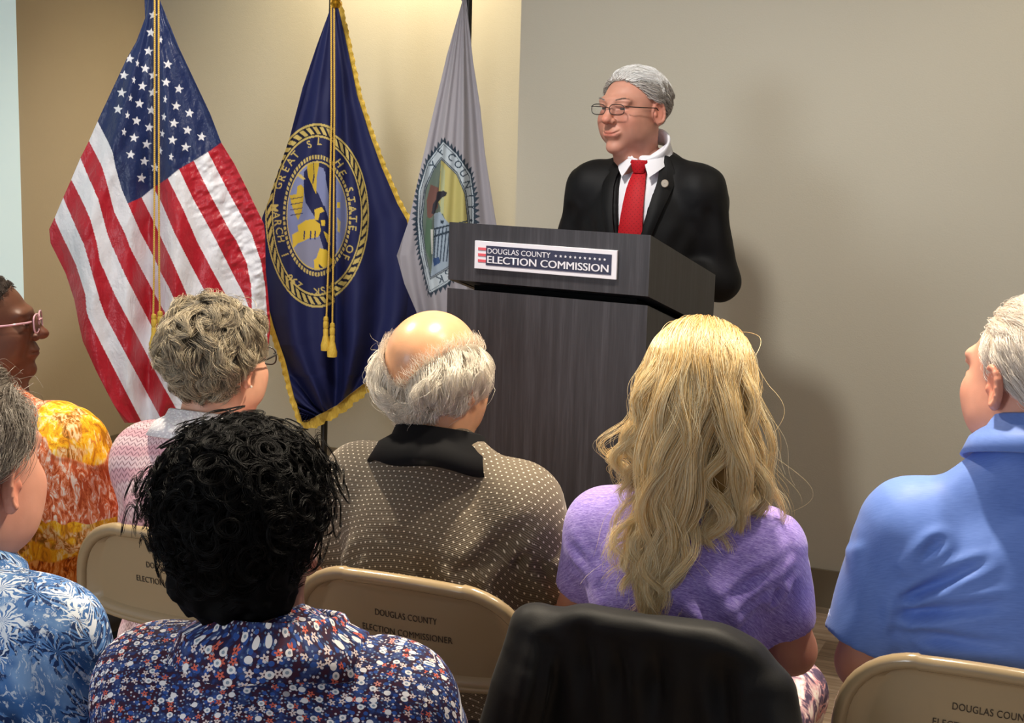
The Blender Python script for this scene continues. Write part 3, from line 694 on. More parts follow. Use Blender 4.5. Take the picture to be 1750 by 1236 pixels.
# ------------------------------------------------------------------ head
def head_mesh(hf=1.0, h=.0028, nose=1.0, jaw=1.0, smile=0.0, neck_w=.056, neck_to=(0, -.035, -.20), chin=1.0, eyes=True, crown=1.0, earf=.25):
    F = Field((-.12, -.15, -.215), (.12, .15, .15), h)
    F.add(ell((0, -.018, .036 if crown == 1 else .031), (.077, .098, .086 if crown == 1 else .078)), .01)
    F.add(ell((0, .030, -.010), (.063*jaw, .066, .083)), .03)
    F.add(ell((0, .030, -.070), (.052*jaw, .056, .042)), .03)
    F.add(ell((0, .078, -.101), (.024*jaw, .019*chin, .017)), .025)
    for s in (-1, 1):
        F.add(ell((s*.052*jaw, .000, -.060), (.016, .034, .034)), .03)
        F.add(ell((s*.040, .067, -.022), (.020, .020, .019)), .022)      # cheek
        F.add(ell((s*.030, .086, .029), (.025, .010, .008), rotz(-s*.30)), .022)  # brow
        F.sub(ell((s*.031, .104, .009), (.021, .014, .013)), .012)
    F.add(rc((0, .090, .024), (0, .112*1, -.018), .0085, .0115*nose), .012)
    F.add(ell((0, .112+.004*nose, -.022), (.0125*nose, .012*nose, .0105)), .008)
    for s in (-1, 1):
        F.add(ell((s*.0125*nose, .103, -.027), (.0075, .0095, .0080)), .006)
        F.sub(ell((s*.0065, .112, -.0355), (.0038, .0055, .003)), .002)
        if eyes:
            F.add(ell((s*.031, .0865, .0175), (.019, .0105, .0068), rotz(-s*.22)), .005)   # upper lid
            F.add(ell((s*.031, .0850, -.0015), (.017, .0095, .0060), rotz(-s*.22)), .006)  # lower lid
        F.sub(rc((s*.018*nose, .104, -.030), (s*.036, .088, -.056), .0016, .0014), .006)   # smile line
    for s in (-1, 1): F.add(ell((s*.050, .040, -.045), (.018, .034, .036)), .03)
    F.add(ell((0, .094, -.058), (.028, .011, .016)), .016)
    mz = -.061
    F.add(ell((0, .1010, mz+.0035), (.023, .0058, .0034)), .004)
    F.add(ell((0, .0995, mz-.0048), (.020, .0060, .0038)), .004)
    for s in (-1, 1):
        F.sub(rc((0, .1075, mz-.0006), (s*.016, .1035, mz+.001*smile), .0013, .0015), .0026); F.sub(rc((s*.016, .1035, mz+.001*smile), (s*.029, .0935, mz+.002+.005*smile), .0018, .0018), .004)
        # ear
        R = rotz(s*earf)@rotx(-.20)
        E = np.array((s*.082, -.014, -.002))
        F.add(ell(E, (.0075, .0195, .032), R), .006)
        F.add(ell(E+R@np.array((s*.001, .003, -.026)), (.006, .010, .010), R), .006)
        for k in range(9):
            a0, a1 = -.4+k*.42, -.4+(k+1)*.42
            p = lambda a: E+R@np.array((s*.006, -.0165*math.sin(a)-.000, .028*math.cos(a)))
            F.add(rc(p(a0), p(a1), .0036, .0036), .003)
        F.sub(ell(E+R@np.array((s*.009, .004, .002)), (.0065, .0105, .018), R), .004)
        F.add(ell(E+R@np.array((s*.004, .014, -.004)), (.004, .004, .006), R), .004)
    F.add(rc((0, -.022, -.04), neck_to, neck_w, neck_w*1.06), .03)
    F.add(rc((0, .02, -.09), (neck_to[0], neck_to[1]+.03, neck_to[2]), .68*neck_w, .78*neck_w), .03)
    V, Q = F.mesh(); return V*hf, Q
def skin_cols(V, base, hf=1.0, red=1.0, lip=.6):
    p = V/hf; base = np.array(base); c = np.tile(base, (len(V), 1)); hot = base*np.array([1.05, .72, .66])
    def blob(c0, r, a):
        w = np.exp(-(((p-np.array(c0))/np.array(r))**2).sum(1))*a*red; c[:] = c*(1-w[:, None])+hot*w[:, None]
    blob((0, .118, -.022), (.016, .02, .016), .75)
    for s in (-1, 1):
        blob((s*.045, .075, -.025), (.022, .03, .02), .6); blob((s*.086, -.01, 0), (.012, .03, .04), .7); blob((s*.034, .09, .0), (.016, .02, .01), .35)
    blob((0, .05, -.11), (.05, .05, .02), .3)
    w = np.exp(-((p[:, 0]/.024)**4+((p[:, 2]+.061)/.0085)**4))*(p[:, 1] > .092)*lip
    lipc = base*np.array([.85, .48, .48]); c[:] = c*(1-w[:, None])+lipc*w[:, None]
    c *= (1+.05*vnoise(p*90)+.05*vnoise(p*25+9))[:, None]
    return c
def skin_fn(g):
    g.put(g.b.inputs['Base Color'], g.attr('Col').outputs['Color']); g.bump(g.noise(g.obj(), 420, 2), .15, .0006)
def skin_mat(nm, rough=.5, sss=.12):
    m = mat(nm, rough=rough, fn=skin_fn, spec=.45); b = m.node_tree.nodes['Principled BSDF']
    b.inputs['Subsurface Weight'].default_value = sss; b.inputs['Subsurface Radius'].default_value = (.012, .005, .003); b.inputs['Subsurface Scale'].default_value = .5
    return m
m_skin = skin_mat('skin')
m_eye = mat('eye_white', hx('#e6ddd6'), .15); m_iris = mat('eye_iris', hx('#3a3330'), .1)
def eyes(parent, M_, hf, look=(0, 0)):
    for s in (-1, 1):
        c = np.array((s*.031, .0785, .0085))*hf; b = MB(); r = .0120*hf
        prof = [(r*math.sin(t), r*math.cos(t)) for t in np.linspace(.001, math.pi-.001, 16)]
        t = MB(); t.lathe(prof, n=20)
        q = np.array([M_[:3, :3]@(c+np.array([v[0], v[2], v[1]])) for v in t.V])+M_[:3, 3]; mi = [1 if (i // 20) < 4 else 0 for i in range(len(t.F))]
        mesh_obj('eye', q, t.F, [m_eye, m_iris], parent, True, mi=mi)

# ------------------------------------------------------------------ body
def hand_prims(W, d, up, side, s=1.0, curl=.5):
    """palm, four unequal bent fingers and a thumb leaving the side of the palm"""
    W = np.array(W, float); d = np.array(d, float); d /= np.linalg.norm(d); up = np.array(up, float); up -= (up@d)*d; up /= np.linalg.norm(up); lat = np.cross(d, up)*side
    pc = W+d*.05*s; L = [(ell(pc, (.040*s, .043*s, .0155*s), np.stack([lat, d, up], 1)), .012), (rc(W-d*.02, W+d*.03*s, .025*s, .022*s), .02)]
    for k, (off, ln) in enumerate([(-.030, .068), (-.010, .078), (.010, .073), (.029, .056)]):
        b0 = W+d*.085*s+lat*off*s; dn = d.copy(); p = b0-d*.01
        for j, (fr, rr) in enumerate([(.45, .0088), (.30, .0080), (.25, .0072)]):
            a = curl*(.5+.5*j); dd = d*math.cos(a)-up*math.sin(a); q = p+dd*ln*s*fr; L.append((rc(p, q, rr*s, rr*.93*s), .004)); p = q
    t0 = W+d*.025*s-lat*.028*s; t1 = t0+(d*.7-lat*.75-up*.2)*.034*s; t2 = t1+(d*.93-lat*.2-up*.3)*.030*s
    L += [(rc(t0, t1, .0125*s, .0105*s), .010), (rc(t1, t2, .0102*s, .0085*s), .004)]
    return L
class Body:
    """seated or standing figure, local frame: +Y the way it faces, origin on the floor under the hips"""
    def __init__(s, zn=1.07, ny=0.0, sw=.185, dp=1.0, bw=1.0, seat=.46, stand=False, arm=.0, E=None, W=None, hz=None, thick=1.0, sd=.075, fat=0.0, kf=.46):
        s.zn, s.ny, s.sw, s.dp, s.bw, s.stand, s.th = zn, ny, sw, dp, bw, stand, thick
        s.zh = hz if hz else (.93 if stand else seat+.08); zs = zn-sd; s.zs = zs; s.fat = fat; s.kf = kf
        s.S = {k: np.array((k*sw, ny, zs)) for k in (-1, 1)}
        s.E = E or {k: np.array((k*(sw+.055), ny+.06, zs-.27)) for k in (-1, 1)}
        s.W = W or {k: np.array((k*.12, ny+.27, zs-.33)) for k in (-1, 1)}
    def torso(s, i=0.0):
        sw, zs, ny, zh, dp, bw = s.sw, s.zs, s.ny, s.zh, s.dp, s.bw; H = zs-zh; L = []
        mid = lambda t: ny*t
        L.append((ell((0, mid(.9)+.012, zs-.27*H), (sw*.98+i, .112*dp+i, .40*H+i)), .05))
        L.append((ell((0, mid(.9)-.040, zs-.16*H), (sw*.92+i, .078*dp+i, .30*H+i)), .05))
        L.append((ell((0, mid(.5)+.010, zs-.60*H), (sw*.86*bw+i, .118*dp*bw+i, .42*H+i)), .06))
        L.append((ell((0, .020+s.fat*.5, zh+.14), (sw*.92*bw+i, (.125*dp+s.fat)*bw+i, .15+i)), .05))
        L.append((ell((0, .0, zh+.02), (.178*bw+i, .125*bw+i, .11+i)), .05))
        for k in (-1, 1):
            L.append((rc((k*.028, ny-.020, s.zn-.022), (k*sw*.80, ny-.01, zs+.018), .046+i, .040+i), .04))
            L.append((ell(s.S[k]+np.array((-k*.012, -.006, -.012)), (.058*s.th+i, .062*s.th+i, .066+i)), .035))
        return L
    def upper_arm(s, k, i=0.0, t=1.0, cut=False):
        S, E = s.S[k], s.E[k]; Q = S+(E-S)*t; ra, rb = .052*s.th, .052*s.th+(.040*s.th-.052*s.th)*t
        return (rc(S, Q, ra+i, rb+i*1.25, cut1=cut), .03)
    def forearm(s, k, i=0.0): return (rc(s.E[k], s.W[k], .041*s.th+i, .027+i), .02)
    def leg_pts(s):
        if s.stand: return {k: [(k*.095, 0, s.zh), (k*.10, .02, s.zh*.52), (k*.105, -.01, .09)] for k in (-1, 1)}
        return {k: [(k*.085, .02, s.zh-.005), (k*.12, s.kf, s.zh+.005), (k*.12, s.kf-.03, .10)] for k in (-1, 1)}
def bounds(L, pad=.03):
    lo = np.min([p[1] for p, k in L], 0)-pad; hi = np.max([p[2] for p, k in L], 0)+pad; return lo, hi
def solid(L, h, subs=(), cuts=()):
    lo, hi = bounds(L); F = Field(lo, hi, h)
    for p, k in L: F.add(p, k)
    for p, k in subs: F.sub(p, k)
    for c in cuts: F.cut(c)
    return F
def join(parts):
    V = []; Q = []; n = 0
    for v, q in parts: V.append(v); Q.append(q+n); n += len(v)
    return np.vstack(V), np.vstack(Q)
def head_xf(c, yaw=0, pitch=0, roll=0):
    M_ = np.eye(4); M_[:3, :3] = rotz(-yaw*D2R)@rotx(pitch*D2R)@roty(roll*D2R); M_[:3, 3] = c; return M_
def xf(M_, V): return V@M_[:3, :3].T+M_[:3, 3]
def make_body(root, B, M_, hf, base, mt=None, hands=True, headkw={}, red=1.0, lip=.6, paint=None):
    V, Q = head_mesh(hf, **headkw); c = skin_cols(V, base, hf, red, lip)
    if paint: c = paint(V/hf, c)
    VH = xf(M_, V)
    L = B.torso(-.014)
    nb = M_[:3, 3]+M_[:3, :3]@np.array((0, -.03, -.10))*hf
    L.append((rc(nb, (0, B.ny-.02, B.zn-.03), .052, .060), .04))
    for k in (-1, 1):
        L += [B.upper_arm(k), B.forearm(k)]
        pts = B.leg_pts()[k]; L += [(rc(pts[0], pts[1], .075, .050), .03), (rc(pts[1], pts[2], .050, .034), .03), (rc(pts[2], np.array(pts[2])+(0, .10, -.045), .033, .028), .02)]
        if hands:
            d = B.W[k]-B.E[k]; hd = getattr(B, 'hdir', {}).get(k, d/np.linalg.norm(d)); L += hand_prims(B.W[k], hd, (0, 0, 1) if abs(hd[2]) < .9 else (0, 1, 0), k, 1.0, .35)
    F = solid(L, .0065)
    F.cut(lambda x, y, z: z-(nb[2]+.0), .01)
    VB, QB = F.mesh(); cb = np.tile(np.array(base), (len(VB), 1))*(1+.05*vnoise(VB*30))[:, None]
    VV, QQ = join([(VH, Q), (VB, QB)])
    o = mesh_obj('body', VV, QQ, mt or m_skin, root, True, cols=np.vstack([c, cb])); return o
def garment(name, root, L, h, m, subs=(), cuts=(), folds=(), amp=.003, seed=0, sm=1, nscale=9, field=False, ax=(1, 1, 1), cols=None, rid=.004):
    F = solid(L, h, subs, cuts); V, Q = F.mesh()
    if sm: V = smooth(V, Q, sm)
    N = vnormals(V, Q); P0 = V.copy()
    V = crease(V, N, folds)
    if amp: V = V+N*(amp*noise3(P0, nscale, ax, seed)+amp*.5*noise3(P0, nscale*2.3, ax, seed+3))[:, None]
    if rid:
        n_ = noise3(P0, 7, (1.3, 1, .8), seed+40)+.5*noise3(P0, 15, (1.3, 1, .7), seed+50); V = V-N*(rid*np.exp(-(n_/.16)**2)*np.clip(.5+noise3(P0, 4, (1, 1, 1), seed+60), 0, 1))[:, None]
    # pattern coordinates: across the body, and up the back and over the shoulder
    pat = np.stack([P0[:, 0]+P0[:, 1]*.35*np.sign(P0[:, 0])*(np.abs(N[:, 0]) > .6), P0[:, 2]+P0[:, 1]*np.where(N[:, 1] < 0, .9, -.9), P0[:, 1]], 1)
    o = mesh_obj(name, V, Q, m, root, True, attrs={'pat': pat}, cols=None if cols is None else cols(P0, N))
    return (o, F, V) if field else o
def trousers(root, B, m, shoe_m, h=.01, bare=False):
    L = [(ell((0, .0, B.zh+.02), (.190*B.bw, .140*B.bw, .12)), .05)]
    for k in (-1, 1):
        p = B.leg_pts()[k]; L += [(rc(p[0], p[1], .092, .068), .04), (rc(p[1], p[2], .066, .056, cut1=True), .03)]
    garment('trousers', root, L, h, m, amp=.004, seed=5)
    for k in (-1, 1):
        a = np.array(B.leg_pts()[k][2]); a = np.array((a[0], a[1], 0))
        L = [(rc(a+(0, -.03, .055), a+(0, .04, .05), .042, .042), .02), (ell(a+(k*.006, .13, .032), (.045, .085, .034)), .03), (ell(a+(0, -.03, .03), (.036, .04, .032)), .02)]
        F = solid(L, .006); F.cut(lambda x, y, z: .002-z, .003); F.cut(lambda x, y, z: z-.095, .003); V, Q = F.mesh(); mesh_obj('shoe', V, Q, shoe_m, root, True)
def collar(name, root, c, rx, ry, m, hgt=.035, gap=.5, fold=.03, out=.012, tilt=.25, yaw=0, low=-.012, n=44, flat=1.0, wob=.0, pat=True, pts=0.0):
    """folded shirt collar: stands up round the neck, turns over and lies on the shoulders; open at the front"""
    c = np.array(c, float); G = []
    for i in range(n+1):
        a = -math.pi/2+math.pi+gap/2*1.0+(2*math.pi-gap)*i/n-math.pi/2-math.pi/2   # starts front, goes round the back
        a = math.pi/2+gap/2+(2*math.pi-gap)*i/n
        ca, sa = math.cos(a), math.sin(a); fr = max(0, sa)
        w = wob*math.sin(a*5+1)
        prof = [(0.000, low), (-.001, hgt*.5), (.001, hgt*.92), (.005, hgt), (.009, hgt*.92+w*.3), (out+.004, hgt*.45+w*.6), (out+.010*flat+fold*.25*flat, 0+w), (out+.012*flat+fold*.45*flat, -fold*(.55+.45*(1-flat))-pts*fr**6+w), (out+.008*flat+fold*.42*flat, -fold*(.58+.45*(1-flat))-pts*fr**6+w), (out+.002, -.006), (.006, low)]
        row = []
        for dr, dz in prof:
            p = np.array((rx*ca+dr*ca, ry*sa+dr*sa, dz-fr*.012)); p = rotx(-tilt)@p; row.append(rotz(-yaw)@p+c)
        G.append(row)
    b = MB(); b.grid(G); b.add([p for p in G[0]], [tuple(range(len(G[0])))[::-1]]); b.add([p for p in G[-1]], [tuple(range(len(G[-1])))])
    o = b.build(name, m, root, angle=None)
    if pat:
        V = np.array(b.V); a = o.data.attributes.new('pat', 'FLOAT_VECTOR', 'POINT'); an = np.arctan2(V[:, 1]-c[1], V[:, 0]-c[0]); x3 = np.stack([an*rx*1.3, V[:, 2]*1.0, V[:, 1]], 1).astype(np.float32); a.data.foreach_set('vector', x3.ravel())
    return o

# ------------------------------------------------------------------ hair
def hair_mat(nm, c1, c2, rough=.42, spec=.5, dark=None):
    def fn(g):
        info = g.n('HairInfo'); r = info.outputs['Random']; i = info.outputs['Intercept']
        c = g.mix(r, c1, c2)
        if dark is not None: c = g.mix(g.step(0, .35, i), dark, c)
        g.put(g.b.inputs['Base Color'], c)
    m = mat(nm, rough=rough, fn=fn, spec=spec); b = m.node_tree.nodes['Principled BSDF']
    return m
def hair_obj(name, S, r0, r1, m, parent):
    n, k, _ = S.shape; hc = bpy.data.hair_curves.new(name); hc.add_curves([k]*n)
    hc.attributes['position'].data.foreach_set('vector', S.astype(np.float32).ravel())
    a = hc.attributes.new('radius', 'FLOAT', 'POINT') if 'radius' not in hc.attributes else hc.attributes['radius']
    t = np.linspace(0, 1, k); a.data.foreach_set('value', np.tile((r0+(r1-r0)*t**1.5).astype(np.float32), n))
    hc.materials.append(m); o = bpy.data.objects.new(name, hc); COL.objects.link(o); o.parent = parent; return o
def unit(v): return v/(np.linalg.norm(v, axis=-1, keepdims=True)+1e-9)
def grow(D, c, r, flow, length, k=16, lift=(.002, .012), jit=.25, clump=0, cl=.6, wave=0.0, wf=2.0, rng=None, root_off=0.0, cs=.25, lj=.25, free=None):
    """comb strands over an ellipsoid head: D unit root directions; flow(P, t, R) -> direction"""
    rng = rng or RS; c = np.array(c, float); r = np.array(r, float); n = len(D)
    Pp = c+D*r*(1+root_off); L = length*(1+lj*(rng.rand(n)*2-1)); out = [Pp.copy()]; J = rng.randn(n, 3)*jit; lr_ = lift[0]+(lift[1]-lift[0])*rng.rand(n)**.8
    base_e = 1.0
    for i in range(1, k):
        t = i/(k-1); N = unit((Pp-c)/r**2); T = flow(Pp, t, D)+J*(.5+.8*t); T = T-(T*N).sum(1, keepdims=True)*N; T = unit(T)
        Pn = Pp+T*(L/(k-1))[:, None]
        e = np.linalg.norm((Pn-c)/r, axis=1, keepdims=True); tgt = 1+(lr_*min(1, t*2.2)/r.mean())[:, None]+root_off
        Pq = c+(Pn-c)/e*tgt
        if free is not None:
            fm = free(Pn)[:, None]; Pq = Pq*(1-fm)+Pn*fm
        Pp = Pq; out.append(Pp.copy())
    S = np.stack(out, 1)
    if clump:
        g = rng.choice(n, clump, replace=False); A = D; best = np.zeros(n, int); bd = np.full(n, 9.)
        for j in range(0, clump):
            d = ((A-A[g[j]])**2).sum(1); m_ = d < bd; bd[m_] = d[m_]; best[m_] = j
        G = S[g[best]]; off = rng.randn(n, 1, 3)*.0016; w = (cl*np.linspace(0, 1, k)**.8)[None, :, None]*(bd < cs**2)[:, None, None]
        S = S*(1-w)+(G+off)*w; S[:, 0] = out[0]
        ph = (g[best]*1.7 % 6.28)
    else: ph = rng.rand(n)*6.28
    if wave:
        t = np.linspace(0, 1, k)[None, :]; Nn = unit((S-c)/r**2); T = unit(np.gradient(S, axis=1)); Sd = np.cross(Nn, T)
        a = wave*np.minimum(1, t*2)*(1+.3*rng.randn(n, 1)); S = S+Sd*(a*np.sin(t*2*np.pi*wf+ph[:, None]))[..., None]+Nn*(a*.6*np.cos(t*2*np.pi*wf+ph[:, None]))[..., None]
    return S
def dirs(n, test, rng=None):
    rng = rng or RS; out = []
    m_ = 0
    while m_ < n:
        d = unit(rng.randn(n*3, 3)); d = d[test(d)]; out.append(d); m_ += len(d)
    return np.vstack(out)[:n]
HC = np.array((0, -.018, .036)); HR = np.array((.077, .098, .086))
def shell(name, M_, hf, cuts, m, parent, th=.008, bumpy=.003, seed=0, extra=(), sc=40, ax=(1, 1, .4), k=.008):
    """thin solid hair mass hugging the scalp, carved away where skin shows"""
    L = [(ell(HC, HR+th), .01)]+list(extra); F = solid(L, .004, cuts=[]); 
    for c_ in cuts: F.cut(c_, k)
    V, Q = F.mesh(); V = smooth(V, Q, 2); N = vnormals(V, Q)
    V = V+N*(bumpy*noise3(V, sc, ax, seed))[:, None]
    return mesh_obj(name, xf(M_, V*hf), Q, m, parent, True)
# ------------------------------------------------------------------ folding chairs
def chair_fn(g):
    g.bump(g.noise(g.obj(), 35, 2), .05, .004)
m_chair = mat('beige_enamel', hx('#9b8767'), .22, fn=chair_fn, spec=.6)
m_stencil = mat('stencil_ink', hx('#3a2f22'), .5)
m_foot = mat('rubber_foot', hx('#3b362f'), .7)
CA, CR, CZ0, CZ1 = .228, .150, .712, .882
def hw(z):
    t = z-(CZ1-CR)
    if t > 0: t = min(t, CR); return CA-CR+CR*max(0, 1-(t/CR)**2.3)**(1/2.3)
    return CA-.006*(-t/.1)**2
def by(x, z): return -.235-.12*(z-.68)+.030*(x/CA)**2
def folding_chair(root_xy, yaw, label, sy=0.0, text=True, sx=0.0):
    r = empty('folding_chair', (root_xy[0], root_xy[1], 0), -yaw); tag(r, label, 'chair', 'beige metal folding chairs')
    r.location = Vector((root_xy[0]+math.sin(yaw)*sy+math.cos(yaw)*sx, root_xy[1]+math.cos(yaw)*sy-math.sin(yaw)*sx, 0))
    # tube frame: one bend from front feet up and over the top of the back
    pts = [(-.215, .20, .012), (-.217, -.06, .40), (-.217, by(-CA, .60), .60)]
    zs = [.64, .68, .705, .722, .74, .755, .78, .80, .82, .835, .85, .862, .871, .877, .880]
    pts += [(-hw(z)-.004, by(-hw(z), z), z) for z in zs]
    xt = hw(.880)
    pts += [(x, by(x, .882), .883-.004*(x/.1)**2) for x in np.linspace(-max(xt, .07), max(xt, .07), 9)]
    pts += [(-p[0], p[1], p[2]) for p in pts[:len(zs)+3][::-1]]
    b = MB(); b.tube(pts, .0125, 12, flat=1.0); b.build('frame', m_chair, r, angle=None)
    # pressed steel back panel, dished, with a rolled rim
    G0, G1 = [], []
    for z in np.linspace(CZ0, CZ1-.004, 26):
        a = hw(z)-.004-.035*(1-math.sqrt(1-max(0, 1-(z-CZ0)/.04)**2)); rows = []
        zz = lambda x: z-(.014*(1-(abs(x)/CA)**4) if z < CZ0+.02 else 0)
        xs = np.linspace(-1, 1, 33)
        def yy(x, u, z=z):
            e = min(1-abs(u), 1)*a; t = min((z-CZ0), CZ1-z, (a-abs(x))*1.0); q = np.clip((t-.010)/.010, 0, 1); return by(x, z)-.003+.012*q*q*(3-2*q)
        G0.append([(u*a, yy(u*a, u), zz(u*a)) for u in xs]); G1.append([(u*a, yy(u*a, u)+.0025, zz(u*a)) for u in xs])
    b = MB(); b.grid(G0); b.grid(G1, flip=True)
    for A, Bq in ((G0[0], G1[0]), (G0[-1], G1[-1]), ([q[0] for q in G0], [q[0] for q in G1]), ([q[-1] for q in G0], [q[-1] for q in G1])): b.grid([list(A), list(Bq)])
    pn = b.build('back_panel', m_chair, r, angle=50)
    b = MB(); zb = CZ0-.002; b.tube([(x, by(x, zb)-.001, zb-.014*(1-(abs(x)/CA)**4)) for x in np.linspace(-hw(zb)+.028, hw(zb)-.028, 21)], .006, 8); b.build('bottom_rail', m_chair, r, angle=None)
    if text:
        for body, zc, w in (('DOUGLAS COUNTY', .808, .120), ('ELECTION COMMISSIONER', .776, .175)):
            T, tw, V, Ti = text_tris(body, 0.0, 1.05); h = .0120
            vv = np.array([((q[0]/tw-.5)*w, by((q[0]/tw-.5)*w, zc+q[1]*h)+.0078, zc+q[1]*h) for q in V])
            vb = vv+np.array([0, .0006, 0]); n = len(vv)
            mesh_obj('stencil_lettering', np.vstack([vv, vb]), np.vstack([Ti, Ti[:, ::-1]+n]), m_stencil, pn)
    S0 = []
    for v in np.linspace(-1, 1, 15):
        a = .19*(1-.10*max(0, -v)**2)*(1 if abs(v) < .9 else .93); S0.append([(u*a, .02+v*.195, .445-.012*(1-u*u)*(1-v*v)-.010*max(0, v)**6) for u in np.linspace(-1, 1, 15)])
    b = MB(); b.grid(S0, flip=True); S1 = [[(p[0], p[1], p[2]-.014) for p in row] for row in S0]; b.grid(S1)
    for A, Bq in ((S0[0], S1[0]), (S0[-1], S1[-1]), ([q[0] for q in S0], [q[0] for q in S1]), ([q[-1] for q in S0], [q[-1] for q in S1])): b.grid([list(A), list(Bq)])
    b.build('seat', m_chair, r, angle=50)
    for s in (-1, 1):
        b = MB(); b.tube([(s*.195, -.23, .012), (s*.195, -.16, .12), (s*.195, .02, .425), (s*.195, .06, .425)], .0105, 10); b.build('rear_leg', m_chair, r, angle=None)
        for fx, fy in ((.195, -.23), (.215, .20)): b = MB(); b.lathe([(.001, 0), (.016, 0), (.017, .02), (.012, .03)], (s*fx, fy, 0), 14); b.build('foot', m_foot, r)
    b = MB(); b.tube([(-.215, .13, .10), (.215, .13, .10)], .007, 8); b.build('cross_bar', m_chair, r, angle=None)
    b = MB(); b.tube([(-.195, -.16, .12), (.195, -.16, .12)], .007, 8); b.build('cross_bar', m_chair, r, angle=None)
    return r
# ------------------------------------------------------------------ people
SKIN_PALE = hx('#d9a489'); SKIN_TAN = hx('#c68e79'); SKIN_PINK = hx('#d79a83'); SKIN_BROWN = hx('#6a4230')
m_shoe = mat('shoe_leather', hx('#1c1815'), .35)
m_specs = mat('spectacle_metal', hx('#3c3a3b'), .3, metal=.8)
m_lens2 = mat('spectacle_lens', (1, 1, 1), .03, fn=lambda g: None); _b = m_lens2.node_tree.nodes['Principled BSDF']; _b.inputs['Alpha'].default_value = .05; _b.inputs['Base Color'].default_value = (.3, .3, .3, 1); _b.inputs['Specular IOR Level'].default_value = .8
def person_root(neck_px, Z, yaw, label, ny=0.0):
    n = P(neck_px[0], neck_px[1], Z); f = np.array([math.sin(yaw*D2R), math.cos(yaw*D2R), 0]); r = n-f*ny
    o = empty('person', (r[0], r[1], 0), -yaw*D2R); tag(o, label, 'person'); return o, np.array([r[0], r[1], 0]), n[2]
def to_local(r, yaw, p): return rotz(yaw*D2R)@(np.array(p)-r)
def spectacles(parent, M_, hf, m=m_specs, w=.025, h=.0175, rim=.0011):
    g = []
    T = lambda p: M_[:3, :3]@(np.array(p)*hf)+M_[:3, 3]
    b = MB()
    for s in (-1, 1):
        pts = [T((s*.033+w*math.copysign(abs(math.cos(a))**.7, math.cos(a)), .112-.10*abs(s*.033+w*math.cos(a))**1.35*1.2, .006+h*math.copysign(abs(math.sin(a))**.7, math.sin(a)))) for a in np.linspace(0, 2*math.pi, 29)]
        b.tube(pts, rim, 6, cap=False)
        b.tube([T((s*.058, .104, .014)), T((s*.070, .098, .014)), T((s*.079, .06, .012)), T((s*.083, -.002, .010)), T((s*.083, -.022, -.006)), T((s*.080, -.03, -.02))], rim*1.2, 6)
    b.tube([T((-.009, .113, .010)), T((0, .118, .013)), T((.009, .113, .010))], rim, 6)
    o = b.build('spectacles', m, parent, angle=None)
    for s in (-1, 1):
        n = 24; V = [T((s*.033, .1105, .006))]+[T((s*.033+w*.96*math.copysign(abs(math.cos(a))**.7, math.cos(a)), .111-.10*abs(s*.033+w*math.cos(a))**1.35*1.2, .006+h*.96*math.copysign(abs(math.sin(a))**.7, math.sin(a)))) for a in np.linspace(0, 2*math.pi, n, endpoint=False)]
        F = [(0, 1+k, 1+(k+1) % n) for k in range(n)]; nv = len(V); off = M_[:3, :3]@np.array((0, -.0012, 0))
        mesh_obj('spectacle_lens', V+[np.array(v)+off for v in V], F+[tuple(i+nv for i in f[::-1]) for f in F]+[(1+k, 1+nv+k, 1+nv+(k+1) % n, 1+(k+1) % n) for k in range(n)], m_lens2, o, True)
    return o
def line(y, pts): return np.interp(y, [p[0] for p in pts], [p[1] for p in pts])
HAIRLINE = [(-.13, -.085), (-.065, -.078), (-.045, -.035), (-.032, .026), (.000, .036), (.022, .034), (.035, .052), (.060, .084), (.082, .100)]
def keep_short(d, L=HAIRLINE, off=0.0):
    p = HC+d*HR; return p[:, 2] > line(p[:, 1], L)+off
def cut_line(L=HAIRLINE, off=0.0, lo=0): return lambda x, y, z: line(y, L).reshape(1, -1, 1)+off-z+0*x
def cutter(L=HAIRLINE, off=0.0):
    def f(x, y, z): return (np.interp(y.ravel(), [p[0] for p in L], [p[1] for p in L]).reshape(y.shape)+off-z)+0*x
    return f
ALL = []
def sleeves(B, i, t, cut=True, k=(-1, 1)): return [(B.upper_arm(s, i, t, cut)[0], .03) for s in k]

# ============ the speaker
YS = 203.0
so, sr, szn = person_root((1107, 262), 4.30, YS, 'grey-haired man in a dark suit and red tie, standing and speaking behind the lectern')
hw_ = P(1081, 190, 4.28); hl = to_local(sr, YS, hw_); hfS = 1.035
_HC, _HR = HC, HR
HC, HR = np.array((0, -.018, .031)), np.array((.077, .098, .078))
szn = hl[2]-.140
Msp = head_xf(hl, 20, -2, 0)
Bs = Body(zn=szn, ny=0, sw=.172, sd=.088, dp=1.05, bw=1.0, stand=True, hz=.93,
          E={-1: np.array((-.236, -.01, szn-.345)), 1: np.array((.240, -.01, szn-.335))},
          W={-1: np.array((-.150, .125, szn-.325)), 1: np.array((.155, .125, szn-.320))}, thick=1.12)
def spk_paint(p, c):
    w = np.clip((keep_short(unit((p-HC)/HR)).astype(float)), 0, 1)*(p[:, 1] < .07)*(np.linalg.norm((p-HC)/HR, axis=1) < 1.04)
    return c*(1-w[:, None])+np.array(hx('#8d8681'))*w[:, None]
make_body(so, Bs, Msp, hfS, SKIN_TAN, headkw=dict(jaw=1.0, smile=1.2, nose=1.14, earf=.30, h=.0020, crown=.92, neck_w=.057, neck_to=(0, -.03, -.17), chin=1.1), paint=None, red=1.1, lip=.75)
eyes(so, Msp, hfS)
